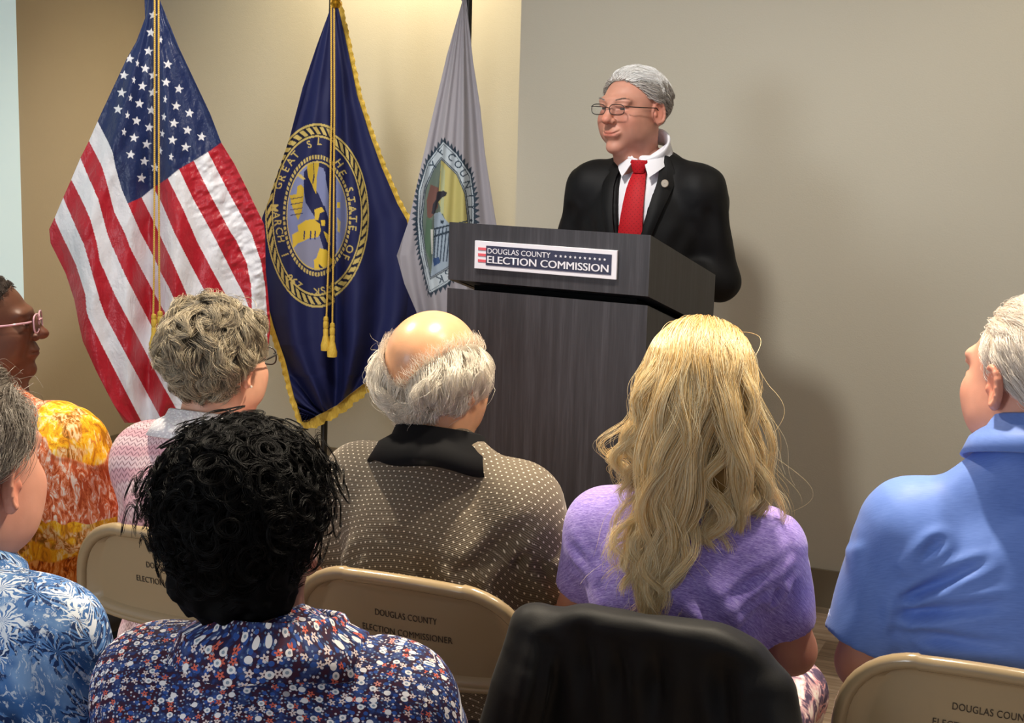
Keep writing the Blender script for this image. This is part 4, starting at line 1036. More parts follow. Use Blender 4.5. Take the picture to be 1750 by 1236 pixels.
# eyebrows
S = []
for s in (-1, 1):
    for k in range(170):
        t = RS.rand(); p = np.array((s*(.012+.036*t), .0975-.018*t*t+.0, .0255+.004*RS.rand()+.006*math.sin(t*2.4))); d = np.array((s*.8, -.1, .35)); S.append([p+np.array((0, .0015*q, 0))+d*.0035*q for q in range(4)])
S = np.array(S)*hfS
hair_obj('eyebrows', xf(Msp, S.reshape(-1, 3)).reshape(S.shape), .0004, .0001, hair_mat('brow_grey', hx('#77706a'), hx('#a39c94')), so)
spectacles(so, Msp, hfS, w=.0255, h=.0145, rim=.0013)
m_hg = mat('hair_mass_grey', hx('#7d756c'), .7)
sh = shell('hair', Msp, hfS, [cutter(HAIRLINE, .006)], m_hg, so, th=.004, bumpy=.001, seed=2, extra=[(ell((0, -.03, .086), (.064, .078, .022)), .02)])
D = dirs(11000, keep_short)
def fl(Pp, t, R):
    x, z = Pp[:, 0], Pp[:, 2]; T = np.stack([.35+.5*np.sign(x+.02)*(z < .08), np.full(len(x), -.75), np.where(z > .085, .25, np.where(Pp[:, 1] > -.045, -.35, -.8))], 1); return T
m_hs = hair_mat('hair_speaker', hx('#827970'), hx('#e2ddd6'), .45)
S = grow(D, HC, HR+.005, fl, .050, 9, (.003, .016), .20, 120, .7, .0022, 1.0)
S2 = grow(dirs(2600, lambda d: keep_short(d) & (d[:, 2] > .55)), HC+(0, .002, .004), HR+.006, lambda p, t, R: np.stack([np.full(len(p), -.55), -.35-.5*p[:, 1]/.1, .2+0*p[:, 0]], 1), .065, 10, (.002, .013), .2, 70, .7, .002, 1.0)
hair_obj('hair_strands', xf(Msp, (S*hfS).reshape(-1, 3)).reshape(S.shape), .00055, .0002, m_hs, sh)
hair_obj('hair_strands', xf(Msp, (S2*hfS).reshape(-1, 3)).reshape(S2.shape), .00055, .0002, hair_mat('hair_front_white', hx('#d2cec8'), hx('#ffffff'), .45), sh)
HC, HR = _HC, _HR
# suit jacket with open front
def suit_fn(g): g.bump(g.m('ADD', g.noise(g.obj(), 500, 2), g.noise(g.obj(), 14, 2)), .12, .002)
m_suit = mat('suit_wool', hx('#060608'), .65, fn=suit_fn, spec=.28)
m_shirtw = mat('shirt_white', hx('#e9e8ee'), .6)
LJ = Bs.torso(.016)
for k in (-1, 1):
    LJ += [(rc(Bs.S[k], Bs.E[k], .064, .056), .045), (rc(Bs.E[k], Bs.E[k]+(Bs.W[k]-Bs.E[k])*.88, .055, .042, cut1=True), .03), (ell(Bs.S[k]+(-k*.008, 0, .006), (.055, .062, .045)), .04)]
LJ += [(ell((0, .01, .86), (.20, .155, .13)), .06)]
zt, zb_ = szn+.03, szn-.40
def wedge():
    def f(x, y, z): return np.maximum(np.abs(x+.0)-np.clip(.004+.070*(z-zb_)/(zt-zb_), 0, .09), np.maximum(.045-y, zb_-z))*.8
    return f, np.array((-.1, .03, zb_)), np.array((.1, .3, zt+.1))
nk = (lambda x, y, z: np.maximum(np.sqrt(x*x+(y-.006)**2)-.070, szn-.03-z), np.array((-.08, -.08, szn-.03)), np.array((.08, .09, szn+.12)))
fj = [((.20, -.08, szn-.14), (.29, -.05, szn-.30), .018, .006), ((.19, .05, szn-.12), (.26, .08, szn-.27), .016, .006), ((-.20, .06, szn-.12), (-.28, .08, szn-.29), .018, .006), ((.30, -.03, szn-.28), (.20, .12, szn-.33), .014, .006), ((.27, .0, szn-.22), (.31, .04, szn-.30), .012, .005), ((-.16, .1, szn-.18), (-.10, .14, szn-.34), .02, .004), ((.15, .1, szn-.16), (.09, .14, szn-.33), .02, .004)]
jo, JF, JV = garment('suit_jacket', so, LJ, .006, m_suit, subs=[(wedge(), .004), (nk, .006)], cuts=[lambda x, y, z: .76-z], folds=fj, amp=.0035, seed=4, field=True)
garment('dress_shirt', so, Bs.torso(.002)+[(rc((0, -.005, szn-.03), (0, .004, szn+.035), .058, .056), .02)], .006, m_shirtw, amp=.001, cuts=[lambda x, y, z: z-(szn+.015)+0*x+0*y, lambda x, y, z: np.abs(x)-.10+0*y+0*z, lambda x, y, z: .01-y+0*x+0*z])
collar('shirt_collar', so, (0, .008, szn+.026), .064, .066, m_shirtw, hgt=.034, gap=.14, fold=.034, out=.003, tilt=.60, flat=.30, pts=.0, pat=False)
for s in (-1, 1):
    Aw, Bw, Cw, Dw = [np.array(q) for q in ((s*.014, .080, szn+.002), (s*.062, .004, szn+.052), (s*.084, .010, szn+.004), (s*.040, .108, szn-.048))]
    Gw = [[(Aw*(1-u)+Bw*u)*(1-v)+(Dw*(1-u)+Cw*u)*v+np.array((s*.5, .8, .1))*.010*math.sin(math.pi*u) for v in np.linspace(0, 1, 7)] for u in np.linspace(0, 1, 13)]
    Hw = [[p-np.array((s*.0012, .003, 0)) for p in r_] for r_ in Gw]
    b = MB(); b.grid(Gw); b.grid(Hw, flip=True)
    for a_, b_ in ((Gw[0], Hw[0]), (Gw[-1], Hw[-1]), ([q[0] for q in Gw], [q[0] for q in Hw]), ([q[-1] for q in Gw], [q[-1] for q in Hw])): b.grid([list(a_), list(b_)])
    b.build('collar_wing', m_shirtw, so, angle=60)
def front_y(x, z):
    """front surface of the jacket/shirt at x,z"""
    f1 = [pr for pr, k in Bs.torso(.016)]; y = .30
    pt = lambda y: min(float(p[0](np.float64(x), np.float64(y), np.float64(z))) for p in f1)
    for _ in range(40):
        d = pt(y)
        if d < .0008: break
        y -= max(d*.7, .0006)
    return y
def panel(name, pts_l, pts_r, m, parent, th=.004, off=.004, n=14, w=7, bulge=.003):
    """cloth panel between two edge curves (x,z) laid on the chest"""
    A = lambda L, t: (np.interp(t, np.linspace(0, 1, len(L)), [p[0] for p in L]), np.interp(t, np.linspace(0, 1, len(L)), [p[1] for p in L]))
    G, H = [], []
    for i in range(n+1):
        t = i/n; (xa, za), (xb, zb2) = A(pts_l, t), A(pts_r, t); r, h2 = [], []
        for j in range(w+1):
            u = j/w; x, z = xa+(xb-xa)*u, za+(zb2-za)*u; y = front_y(x, z)+off+bulge*math.sin(math.pi*u); r.append((x, y+th, z)); h2.append((x, y, z))
        G.append(r); H.append(h2)
    b = MB(); b.grid(G); b.grid(H, flip=True)
    for a_, b_ in ((G[0], H[0]), (G[-1], H[-1]), ([q[0] for q in G], [q[0] for q in H]), ([q[-1] for q in G], [q[-1] for q in H])): b.grid([list(a_), list(b_)])
    return b.build(name, m, parent, angle=60)
for s in (-1, 1):
    zz = szn
    lp = panel('lapel', [(s*.050, zz+.020), (s*.066, zz-.06), (s*.050, zz-.17), (s*.026, zz-.28), (s*.006, zz-.385)], [(s*.078, zz+.012), (s*.112, zz-.05), (s*.102, zz-.105), (s*.060, zz-.24), (s*.012, zz-.39)], m_suit, jo, off=.008, bulge=.005, th=.005)
def tie_fn(g):
    o = g.obj(); q_ = g.sep(o); v = g.vor(g.com(g.m('ADD', q_[0], q_[2]), g.m('SUBTRACT', q_[0], q_[2])), 75, rnd=.0); d = g.step(.10, .20, v['Distance']); g.put(g.b.inputs['Base Color'], g.mix(d, hx('#7a0c16'), hx('#b8141f'))); g.bump(g.noise(o, 300, 2), .1, .001)
m_tie = mat('tie_silk', rough=.6, fn=tie_fn, spec=.25)
ty = lambda z: front_y(0, z)
def tie_blade():
    b = MB(); G, H = [], []
    for i in range(22):
        t = i/21; z = szn-.028-t*.36; w = np.interp(t, [0, .12, 1], [.018, .027, .050]); y0 = front_y(0, z)-.018
        cx_ = -.002
        G.append([(cx_+u*w, y0+.012+.006*(1-u*u), z) for u in np.linspace(-1, 1, 9)]); H.append([(cx_+u*w, y0+.004, z) for u in np.linspace(-1, 1, 9)])
    b.grid(G); b.grid(H, flip=True)
    for a_, b_ in ((G[0], H[0]), (G[-1], H[-1]), ([q[0] for q in G], [q[0] for q in H]), ([q[-1] for q in G], [q[-1] for q in H])): b.grid([list(a_), list(b_)])
    return b
yk = front_y(0, szn-.028)
tb = tie_blade().build('tie', m_tie, so, angle=60)
kb = MB(); kb.lathe([(.001, .014), (.024, .015), (.027, .008), (.022, -.008), (.017, -.022), (.001, -.022)], (0, 0, 0), 20)
kb.V = [(v[0]-.001, v[1]*.55+yk+.004, v[2]+szn-.014) for v in kb.V]; kb.build('tie_knot', m_tie, tb)
pin = MB(); py_ = front_y(-.088, szn-.085)+.012; pin.lathe([(.001, .0), (.011, .0), (.0115, -.0015), (.010, -.003), (.001, -.003)], n=24); pin.V = [(-.090+v[0], py_+.002-v[2], szn-.062+v[1]) for v in pin.V]
pin.build('lapel_pin', mat('pin_silver', hx('#a89a88'), .4, metal=.4), jo)
pe = MB(); pe.lathe([(.001, .0006), (.0075, .0006), (.0075, 0)], n=20); pe.V = [(-.090+v[0], py_+.0024+v[2]*1.2, szn-.062+v[1]) for v in pe.V]; pe.build('lapel_pin_enamel', mat('pin_enamel', hx('#c9b49c'), .5), jo)
trousers(so, Bs, m_suit, m_shoe)

# ============ audience
def seated(neck, Z, yaw, label, headpx, headZ, hyaw, hpitch, base, sw=.18, hf=1.0, ny=0.0, hroll=0, dzn=0.0, headkw={}, smt=None, **kw):
    o, r, zn = person_root(neck, Z, yaw, label, ny); hc = to_local(r, yaw, P(headpx[0], headpx[1], headZ)); M_ = head_xf(hc, hyaw-yaw, hpitch, hroll)
    B = Body(zn=zn+dzn, ny=ny, sw=sw, **kw); B.root = r; B.yaw = yaw; B.M = M_; B.hc = hc; B.hf = hf; B.o = o
    make_body(o, B, M_, hf, base, mt=smt, headkw=dict(dict(neck_to=tuple((np.linalg.inv(M_[:3, :3])@(np.array((0, ny-.015, B.zn-.03))-hc))/hf)), **headkw)); return B
m_jean = mat('trousers_dark', hx('#2b2d33'), .8); m_khaki = mat('trousers_khaki', hx('#8a7a60'), .8)
m_shoe2 = mat('shoe_tan', hx('#6b5038'), .5)

# ---- bald man, dotted brown polo
def polo_fn(g):
    p = g.sep(g.attr('pat').outputs['Vector']); sx, sz = .0115, .0118
    row = g.m('FLOOR', g.m('DIVIDE', p[1], sz)); sh_ = g.m('MULTIPLY', g.m('FRACT', g.m('MULTIPLY', row, .5)), 1.0)
    u = g.m('SUBTRACT', g.m('FRACT', g.m('ADD', g.m('DIVIDE', p[0], sx), sh_)), .5); v = g.m('SUBTRACT', g.m('FRACT', g.m('DIVIDE', p[1], sz)), .5)
    d = g.m('SQRT', g.m('ADD', g.m('MULTIPLY', u, u), g.m('MULTIPLY', v, v))); dot = g.step(.17, .11, d)
    w = g.m('SINE', g.m('MULTIPLY', p[1], 6.2832/.0037)); w2 = g.noise(g.attr('pat').outputs['Vector'], 600, 1)
    c = g.mix(g.m('MULTIPLY_ADD', w, .5, .5), hx('#4c4339'), hx('#7a6e5e')); c = g.mix(g.m('MULTIPLY', w2, .35), c, hx('#948670'))
    g.put(g.b.inputs['Base Color'], g.mix(dot, c, hx('#efe6d4'))); g.bump(w, .25, .0008)
m_polo = mat('dotted_polo_knit', rough=.8, fn=polo_fn, spec=.2, Sheen_Weight=.15)
m_polocol = mat('polo_collar_black', hx('#0c0c0f'), .85, spec=.2)
m_baldskin = skin_mat('skin_bald', .30)
B1 = seated((752, 752), 2.75, 21, 'balding man with white fringe of hair and dark dotted polo, sitting centre front', (746, 648), 2.76, 30, -6, hx('#dca47c'), sd=.105, sw=.166, E={k: np.array((k*.208, .05, .80)) for k in (-1, 1)}, hf=1.06, ny=.0, thick=1.1, dp=1.1, bw=1.08, smt=m_baldskin)
z = B1.zn; fo = [((.10, -.12, z-.22), (.22, -.06, z-.10), .022, .007), ((-.05, -.15, z-.24), (.02, -.14, z-.40), .022, .008), ((.04, -.15, z-.20), (.09, -.13, z-.40), .024, .009), ((.12, -.13, z-.24), (.16, -.10, z-.42), .02, .009), ((-.14, -.13, z-.22), (-.20, -.06, z-.36), .022, .008), ((-.10, -.14, z-.19), (-.18, -.09, z-.30), .018, .006), ((-.06, -.15, z-.15), (.06, -.15, z-.17), .016, .003), ((.185, -.03, z-.10), (.19, -.09, z-.28), .014, .008), ((.22, -.04, z-.20), (.26, .0, z-.28), .014, .006), ((-.02, -.15, z-.30), (.15, -.12, z-.38), .02, .007)]
garment('polo_shirt', B1.o, B1.torso(.014)+sleeves(B1, .022, 1.0), .0055, m_polo, folds=[(p, q, w*.8, d*1.9) for p, q, w, d in fo], amp=.003, seed=1, cuts=[lambda x, y, q: .50-q])
collar('polo_collar', B1.o, (0, -.008, B1.zn-.020), .076, .082, m_polocol, hgt=.040, gap=.7, fold=.066, out=.010, tilt=.30, wob=.004)
trousers(B1.o, B1, m_jean, m_shoe)
m_hw = mat('hair_mass_white', hx('#8f8473'), .8)
def bald_keep(d):
    p = HC+d*HR; return (p[:, 2] < -.005+1.15*np.maximum(np.abs(p[:, 0]+.006)-.010, 0)) & (p[:, 2] > line(p[:, 1], [(-.13, -.095), (-.05, -.085), (-.03, -.02), (-.012, .024), (.05, .03)])) & (p[:, 1] < .040)
def bald_cut(x, y, z): return np.maximum(z-(-.012+1.15*np.maximum(np.abs(x+.006)-.010, 0)), np.maximum(cutter([(-.13, -.092), (-.05, -.082), (-.03, -.02), (-.012, .022), (.05, .03)], .004)(x, y, z), y-.035))
sh = shell('hair', B1.M, B1.hf, [bald_cut], m_hw, B1.o, th=.003, bumpy=.003, seed=7, extra=[(ell((-.064, -.02, .03), (.026, .045, .050)), .02), (ell((.064, -.02, .03), (.026, .045, .050)), .02), (ell((0, -.074, -.030), (.062, .026, .034)), .03)], k=.012)
def fl(Pp, t, R):
    x, y, z = Pp.T; return np.stack([np.sign(x)*.45*(1-t)-.5*x/.08*t, -.25+0*x, -1.0+.3*np.sin(x*60+3*t)], 1)
hwm = hair_mat('hair_white', hx('#d9cfbd'), hx('#fdf6e8'), .4, spec=.6)
S = grow(dirs(13000, bald_keep), HC, HR+.003, fl, .080, 12, (.010, .036), .22, 150, .80, .0080, 1.3, lj=.45)
S3 = grow(dirs(70, bald_keep), HC, HR+.003, fl, .09, 12, (.02, .05), .4, 0, 0, .006, 1.2)
S = np.vstack([S, S3]); hair_obj('hair_strands', xf(B1.M, (S*B1.hf).reshape(-1, 3)).reshape(S.shape), .00030, .00010, hwm, sh)
# short hairs along the edge of the bald patch
S = grow(dirs(900, lambda d: bald_keep(d) & ~bald_keep(unit(d+np.array((0, 0, .16))))), HC, HR+.002, lambda p, t, R: np.stack([-np.sign(p[:, 0])*.3+0*p[:, 0], -.1+0*p[:, 0], .9+0*p[:, 0]], 1), .022, 6, (.002, .012), .5)
hair_obj('hair_strands', xf(B1.M, (S*B1.hf).reshape(-1, 3)).reshape(S.shape), .00028, .0001, hwm, sh)

# ---- man in blue polo at right
def bpolo_fn(g):
    p = g.attr('pat').outputs['Vector']; o = g.obj()
    c = g.mix(g.noise(g.v('MULTIPLY', p, (60, 400, 1)), 1, 2), hx('#5675c2'), hx('#6f90da'))
    sp = g.noise(g.v('ADD', o, (3.1, .3, 1.7)), 13, 3, .55, .6); sx = g.sep(o); reg = g.m('MULTIPLY', g.step(.0, .06, sx[0]), g.step(.98, .92, sx[2]))
    f = g.m('MULTIPLY', g.step(.60, .70, sp), reg)
    g.put(g.b.inputs['Base Color'], g.mix(g.m('MULTIPLY', f, .55), c, hx('#33427a'))); g.bump(g.noise(p, 900, 1), .1, .0006)
m_bpolo = mat('blue_polo_knit', rough=.55, fn=bpolo_fn, spec=.3, Sheen_Weight=.15)
B2 = seated((1772, 775), 2.33, 12, 'white-haired man in a bright blue polo, sitting at the right edge', (1762, 650), 2.33, -25, 0, SKIN_PINK, sw=.184, sd=.142, E={-1: np.array((-.240, .0, .80)), 1: np.array((.275, .05, .80))}, W={-1: np.array((-.08, .25, .70)), 1: np.array((.15, .28, .70))}, hf=1.07, thick=1.18, dp=1.15, bw=1.12, headkw=dict(h=.0024, jaw=1.06))
z = B2.zn; fo = [((-.20, -.08, z-.24), (-.05, -.15, z-.12), .012, .008), ((-.20, -.08, z-.26), (-.03, -.16, z-.20), .013, .009), ((-.20, -.09, z-.29), (-.02, -.16, z-.27), .014, .008), ((-.20, -.09, z-.33), (-.06, -.15, z-.33), .013, .007), ((-.19, -.09, z-.36), (-.09, -.14, z-.39), .013, .007), ((-.20, -.07, z-.19), (-.12, -.12, z-.10), .012, .007), ((-.205, -.05, z-.16), (-.205, -.08, z-.30), .010, .010), ((-.26, -.02, z-.16), (-.23, -.05, z-.26), .016, .006), ((-.05, -.16, z-.42), (.1, -.16, z-.45), .016, .006)]
garment('polo_shirt', B2.o, B2.torso(.014)+sleeves(B2, .026, .84), .0055, m_bpolo, folds=[(p, q, w*.8, d*1.9) for p, q, w, d in fo], amp=.0025, rid=.0015, seed=11, cuts=[lambda x, y, q: .50-q], sm=2)
# hem stitching on the sleeve
for k in (-1,):
    S_, E_ = B2.S[k], B2.E[k]; ax_ = unit(E_-S_); u1 = unit(np.cross(ax_, (0, 0, 1.))); u2 = np.cross(ax_, u1); b = MB()
    for tt in (.74, .765):
        c_ = S_+(E_-S_)*tt; rr = (.052+(.040-.052)*tt)*1.18+.026*1.20; b.tube([c_+(u1*math.cos(a)+u2*math.sin(a))*(rr+.0006) for a in np.linspace(0, 2*math.pi, 40)], .0007, 5, cap=False)
    b.build('sleeve_stitching', mat('stitch_white', hx('#c9d2f0'), .6), B2.o, angle=None)
collar('polo_collar', B2.o, (0, -.006, B2.zn+.022), .076, .080, m_bpolo, hgt=.036, gap=.7, fold=.050, out=.008, tilt=.28)
trousers(B2.o, B2, m_khaki, m_shoe2)
HL2 = [(-.13, -.088), (-.06, -.080), (-.035, -.03), (-.015, .022), (.02, .020), (.035, .05), (.045, .085), (.060, .112)]
sh = shell('hair', B2.M, B2.hf, [cutter(HL2, .006)], mat('hair_mass_pale', hx('#c2b2a0'), .7), B2.o, th=.0045, bumpy=.0012, seed=9)
fl2 = lambda Pp, t, R: np.stack([.1*np.sign(Pp[:, 0])+0*Pp[:, 0], -.7-0*Pp[:, 0], np.where(Pp[:, 2] > .09, -.05, -.8)], 1)
S = grow(dirs(9000, lambda d: keep_short(d, HL2)), HC, HR+.003, fl2, .042, 9, (.002, .010), .16, 200, .5, .0012, 1.0)
hair_obj('hair_strands', xf(B2.M, (S*B2.hf).reshape(-1, 3)).reshape(S.shape), .00026, .0001, hair_mat('hair_palewhite', hx('#cfc3b6'), hx('#fbf4ec'), .4), sh)

# ---- blonde woman, purple tee
def tee_fn(g):
    p = g.attr('pat').outputs['Vector']; n = g.noise(g.v('MULTIPLY', p, (150, 900, 1)), 1, 3, .6); n2 = g.noise(g.v('MULTIPLY', p, (40, 300, 1)), 1, 2)
    f = g.m('ADD', g.m('MULTIPLY', n, .65), g.m('MULTIPLY', n2, .35)); g.put(g.b.inputs['Base Color'], g.ramp(f, [(.34, hx('#6f5aaa')), (.5, hx('#9a84d4')), (.66, hx('#cabbf0'))])); g.bump(n, .1, .0008)
m_tee = mat('heather_purple_jersey', rough=.75, fn=tee_fn, spec=.25, Sheen_Weight=.2)
B3 = seated((1172, 832), 2.5, 22, 'woman with long wavy blonde hair and purple top, seated before the black jacket', (1196, 682), 2.5, 12, 0, SKIN_TAN, sd=.092, sw=.147, hf=1.0, thick=1.0, dp=.98, bw=1.0,
            E={-1: np.array((-.198, .05, .80)), 1: np.array((.182, .08, .775))}, W={-1: np.array((-.10, .27, .68)), 1: np.array((.09, .28, .665))})
z = B3.zn; fo = [((.10, -.12, z-.16), (.20, -.04, z-.07), .012, .006), ((.11, -.12, z-.19), (.21, -.04, z-.10), .012, .006), ((.10, -.13, z-.21), (.18, -.08, z-.14), .012, .005), ((.03, -.14, z-.18), (.14, -.11, z-.30), .018, .007), ((.06, -.13, z-.14), (.16, -.09, z-.28), .018, .006), ((-.13, -.12, z-.16), (-.19, -.05, z-.10), .014, .006), ((-.12, -.12, z-.22), (-.19, -.05, z-.15), .016, .006), ((-.05, -.14, z-.25), (.06, -.14, z-.27), .016, .004), ((.175, -.05, z-.12), (.18, -.08, z-.26), .010, .008)]
garment('t_shirt', B3.o, B3.torso(.011)+sleeves(B3, .012, .74), .0055, m_tee, folds=[(p, q, w*.8, d*1.9) for p, q, w, d in fo], amp=.0025, seed=13, cuts=[lambda x, y, q: .50-q], subs=[((lambda x, y, q: np.sqrt((x/.105)**2+((y-.02)/.09)**2+((q-(B3.zn+.035))/.075)**2)*.075-.075, np.array((-.11, -.08, B3.zn-.05)), np.array((.11, .12, B3.zn+.12))), .006)])
def flor_fn(g):
    o = g.v('MULTIPLY', g.obj(), (1, 1, 1)); n = g.noise(o, 22, 3, .6, .8); n2 = g.noise(g.v('ADD', o, (5, 2, 1)), 30, 3, .6, .6)
    c = g.ramp(n, [(.42, hx('#efe4dd')), (.50, hx('#c9a2a8')), (.56, hx('#5b4763')), (.66, hx('#35304a'))]); g.put(g.b.inputs['Base Color'], g.mix(g.step(.60, .66, n2), c, hx('#d99ca0')))
m_flor = mat('floral_trousers_cloth', rough=.75, fn=flor_fn)
trousers(B3.o, B3, m_flor, m_shoe2)
m_bm = mat('hair_mass_blonde', hx('#8c6a34'), .7)
c3 = B3.hc; R3 = B3.M[:3, :3]
Rng = np.random.RandomState(3)
def bl_keep(d): p = HC+d*HR; return (p[:, 2] > -.045) & (p[:, 2] > line(p[:, 1], [(-.13, -.08), (0, -.03), (.02, .0), (.045, .05), (.07, .08), (.085, .10)]))
# solid mass under the strands
L = [(ell(HC+(0, -.006, .004), HR+.011), .01), (ell((0, -.050, -.045), (.082, .048, .095)), .03), (ell((.055, -.040, -.07), (.034, .04, .070)), .03), (ell((-.055, -.035, -.06), (.034, .04, .065)), .03),
     (rc((-.02, -.095, -.12), (-.050, -.125, -.24), .036, .012), .03), (rc((.045, -.085, -.10), (.055, -.105, -.16), .036, .012), .03), (rc((-.08, -.06, -.10), (-.09, -.085, -.13), .024, .012), .03)]
F = solid(L, .005); F.cut(lambda x, y, z: np.maximum(y-.055, 0*x+0*z+y-.055), .01); F.cut(lambda x, y, z: np.where((z < .06) & (y > .0) & (np.abs(x) < .2), y-.0-(z+.04)*.5, -1)+0*x, .01)
V, Q = F.mesh(); V = smooth(V, Q, 2); N = vnormals(V, Q); V = V+N*(.006*noise3(V, 26, (1.6, 1, .22), 4)+.004*noise3(V, 60, (1.6, 1, .15), 5))[:, None]
shb = mesh_obj('hair', V@R3.T+c3, Q, m_bm, B3.o, True)
n = 24000; D = dirs(n, bl_keep, Rng)
def flb(Pp, t, R):
    x, y, z = Pp.T; return np.stack([np.where(z > .095, x*7, np.sign(x+.006)*.30*(z > .06)+x*1.5), -.55*(z > .03)-.1-.5*(z > .095), -.25-1.0*(z < .10)], 1)
K0 = 12; S0 = grow(D, HC+np.array((0, -.004, .003)), HR+.010, flb, .15, K0, (.002, .014), .06, 0, 0, 0, rng=Rng, lj=.05)
e = S0[:, -1]; x0 = e[:, 0]; ph = Rng.rand(n)
grp = (x0+Rng.randn(n)*.02 > .035).astype(int)-(x0+Rng.randn(n)*.015 < -.062).astype(int)
Ex = np.where(grp == 0, -.046+.013*Rng.randn(n)+x0*.25, np.where(grp == 1, .055+.9*(x0-.035)+.03*Rng.randn(n), -.100+.02*Rng.randn(n)))
rz_ = Rng.rand(n); Ex = np.where(grp == 0, -.048+(.040*(1-rz_)+.007)*Rng.randn(n)*.8+x0*.35*(1-rz_), Ex)
Ez = np.where(grp == 0, -.24-.14*rz_+.8*np.maximum(x0, 0)*(1-rz_), np.where(grp == 1, -.165-.07*Rng.rand(n), -.13-.05*Rng.rand(n)))
Ey = np.where(grp == 0, -.150, np.where(grp == 1, -.125+.06*np.maximum(x0-.05, 0)/.05, -.09))+.012*Rng.randn(n)
K1 = 22; tl = []
d0 = S0[:, -1]-S0[:, -2]; E3 = np.stack([Ex, Ey, Ez], 1); c1 = e+unit(d0)*.06+np.array((0, -.02, -.02)); c1[:, 0] += np.where(grp == 1, .030, np.where(grp == -1, -.030, 0)); c2_ = E3+np.stack([np.where(grp == 1, .02, -.01)+.02*Rng.randn(n), 0*Ex, .07+0*Ex], 1)
for i in range(1, K1+1):
    t = i/K1; tl.append(((1-t)**3*e+3*(1-t)**2*t*c1+3*(1-t)*t*t*c2_+t**3*E3))
S = np.concatenate([S0, np.stack(tl, 1)], 1); K = S.shape[1]
g_ = Rng.choice(n, 110, replace=False); best = np.zeros(n, int); bd = np.full(n, 9.)
for j in range(110):
    d = ((S[:, K0+2]-S[g_[j], K0+2])**2).sum(1)+.25*((S[:, -1]-S[g_[j], -1])**2).sum(1); m_ = d < bd; bd[m_] = d[m_]; best[m_] = j
tt = np.linspace(0, 1, K); w = (.86*np.clip((tt-.12)/.5, 0, 1))[None, :, None]; off = Rng.randn(n, 1, 3)*np.array((.006, .004, .006))
S = S*(1-w)+(S[g_[best]]+off*(1.1-.55*tt[None, :, None]))*w
phg = (g_[best]*.37 % 6.28); am = (.020*np.clip((tt-.30)/.4, 0, 1))[None, :]*(.8+.5*np.sin(g_[best]*1.3))[:, None]
S[..., 0] += am*np.sin(tt[None, :]*17+phg[:, None]); S[..., 1] -= .45*np.abs(am*np.cos(tt[None, :]*15+phg[:, None]))
S += (Rng.randn(n, 1, 3)*.0015)*tt[None, :, None]
# uneven ends: every strand stops at its own length
tm = 1-.26*Rng.rand(n)**1.5; ix = np.minimum((tt[None, :]*tm[:, None])*(K-1), K-1.001); i0 = ix.astype(int); fr_ = (ix-i0)[..., None]; ar = np.arange(n)[:, None]
S = S[ar, i0]*(1-fr_)+S[ar, i0+1]*fr_
# loose flyaways
fy_ = Rng.choice(n, 260, replace=False); SF = S[fy_]+(Rng.randn(260, 1, 3)*np.array((.035, .015, .01)))*(tt**1.6)[None, :, None]
SF[..., 0] += .012*np.sin(tt*9)[None, :]*Rng.randn(260, 1)
S = np.vstack([S, SF])
hair_obj('hair_strands', S@R3.T+c3, .00036, .00014, hair_mat('hair_blonde', hx('#e6bf74'), hx('#fff6d2'), .34, spec=.8, dark=hx('#b8904a')), shb)

# ---- woman in pink cardigan
def knit_fn(g):
    p = g.sep(g.attr('pat').outputs['Vector']); w = .017; tri = g.m('ABSOLUTE', g.m('SUBTRACT', g.m('FRACT', g.m('DIVIDE', p[0], w)), .5))
    v = g.m('ADD', g.m('DIVIDE', p[1], .0135), g.m('MULTIPLY', tri, 1.7)); f = g.m('FRACT', v); ln_ = g.step(.20, .08, g.m('ABSOLUTE', g.m('SUBTRACT', f, .5)))
    ho = g.step(.30, .14, g.m('ADD', g.m('ABSOLUTE', g.m('SUBTRACT', g.m('FRACT', g.m('DIVIDE', p[0], w/2)), .5)), g.m('MULTIPLY', ln_, -.1)))
    big = g.step(.25, .75, g.m('MULTIPLY_ADD', g.m('SINE', g.m('MULTIPLY', p[1], 105)), .5, .5))
    n = g.noise(g.attr('pat').outputs['Vector'], 45, 2)
    base = g.mix(big, hx('#ecccd2'), hx('#e0a9b6')); base = g.mix(g.m('MULTIPLY', n, .3), base, hx('#eddcdc')); k_ = g.m('MULTIPLY', ln_, g.m('MULTIPLY_ADD', ho, .5, .5))
    g.put(g.b.inputs['Base Color'], g.mix(g.m('MULTIPLY', k_, .8), base, hx('#8a5563'))); g.bump(g.m('SUBTRACT', 1.0, ln_), .6, .003)
m_knit = mat('pink_openwork_knit', rough=.9, fn=knit_fn, spec=.15, Sheen_Weight=.2)
B4 = seated((352, 738), 3.0, 24, 'woman with short grey curly hair, glasses and pale pink knit cardigan', (377, 624), 3.0, 30, 2, SKIN_PALE, sw=.150, E={k: np.array((k*.180, .05, .80)) for k in (-1, 1)}, W={k: np.array((k*.07, .26, .70)) for k in (-1, 1)}, hf=.98, dp=1.0, bw=1.05, thick=1.0)
z = B4.zn; garment('cardigan', B4.o, B4.torso(.018)+sleeves(B4, .020, 1.0, False)+[(rc(B4.E[k], B4.E[k]+(B4.W[k]-B4.E[k])*.9, .054, .040, cut1=True), .03) for k in (-1, 1)], .006, m_knit, folds=[((-.15, -.1, z-.2), (-.17, -.06, z-.4), .02, .006), ((0, -.14, z-.25), (.05, -.14, z-.4), .02, .004)], amp=.004, seed=17, cuts=[lambda x, y, q: .50-q])
def lace_fn(g):
    n = g.vor(g.attr('pat').outputs['Vector'], 160, dim='3D'); g.put(g.b.inputs['Base Color'], g.mix(g.step(.2, .5, n['Distance']), hx('#ffffff'), hx('#e2dee2'))); g.bump(n['Distance'], .5, .002)
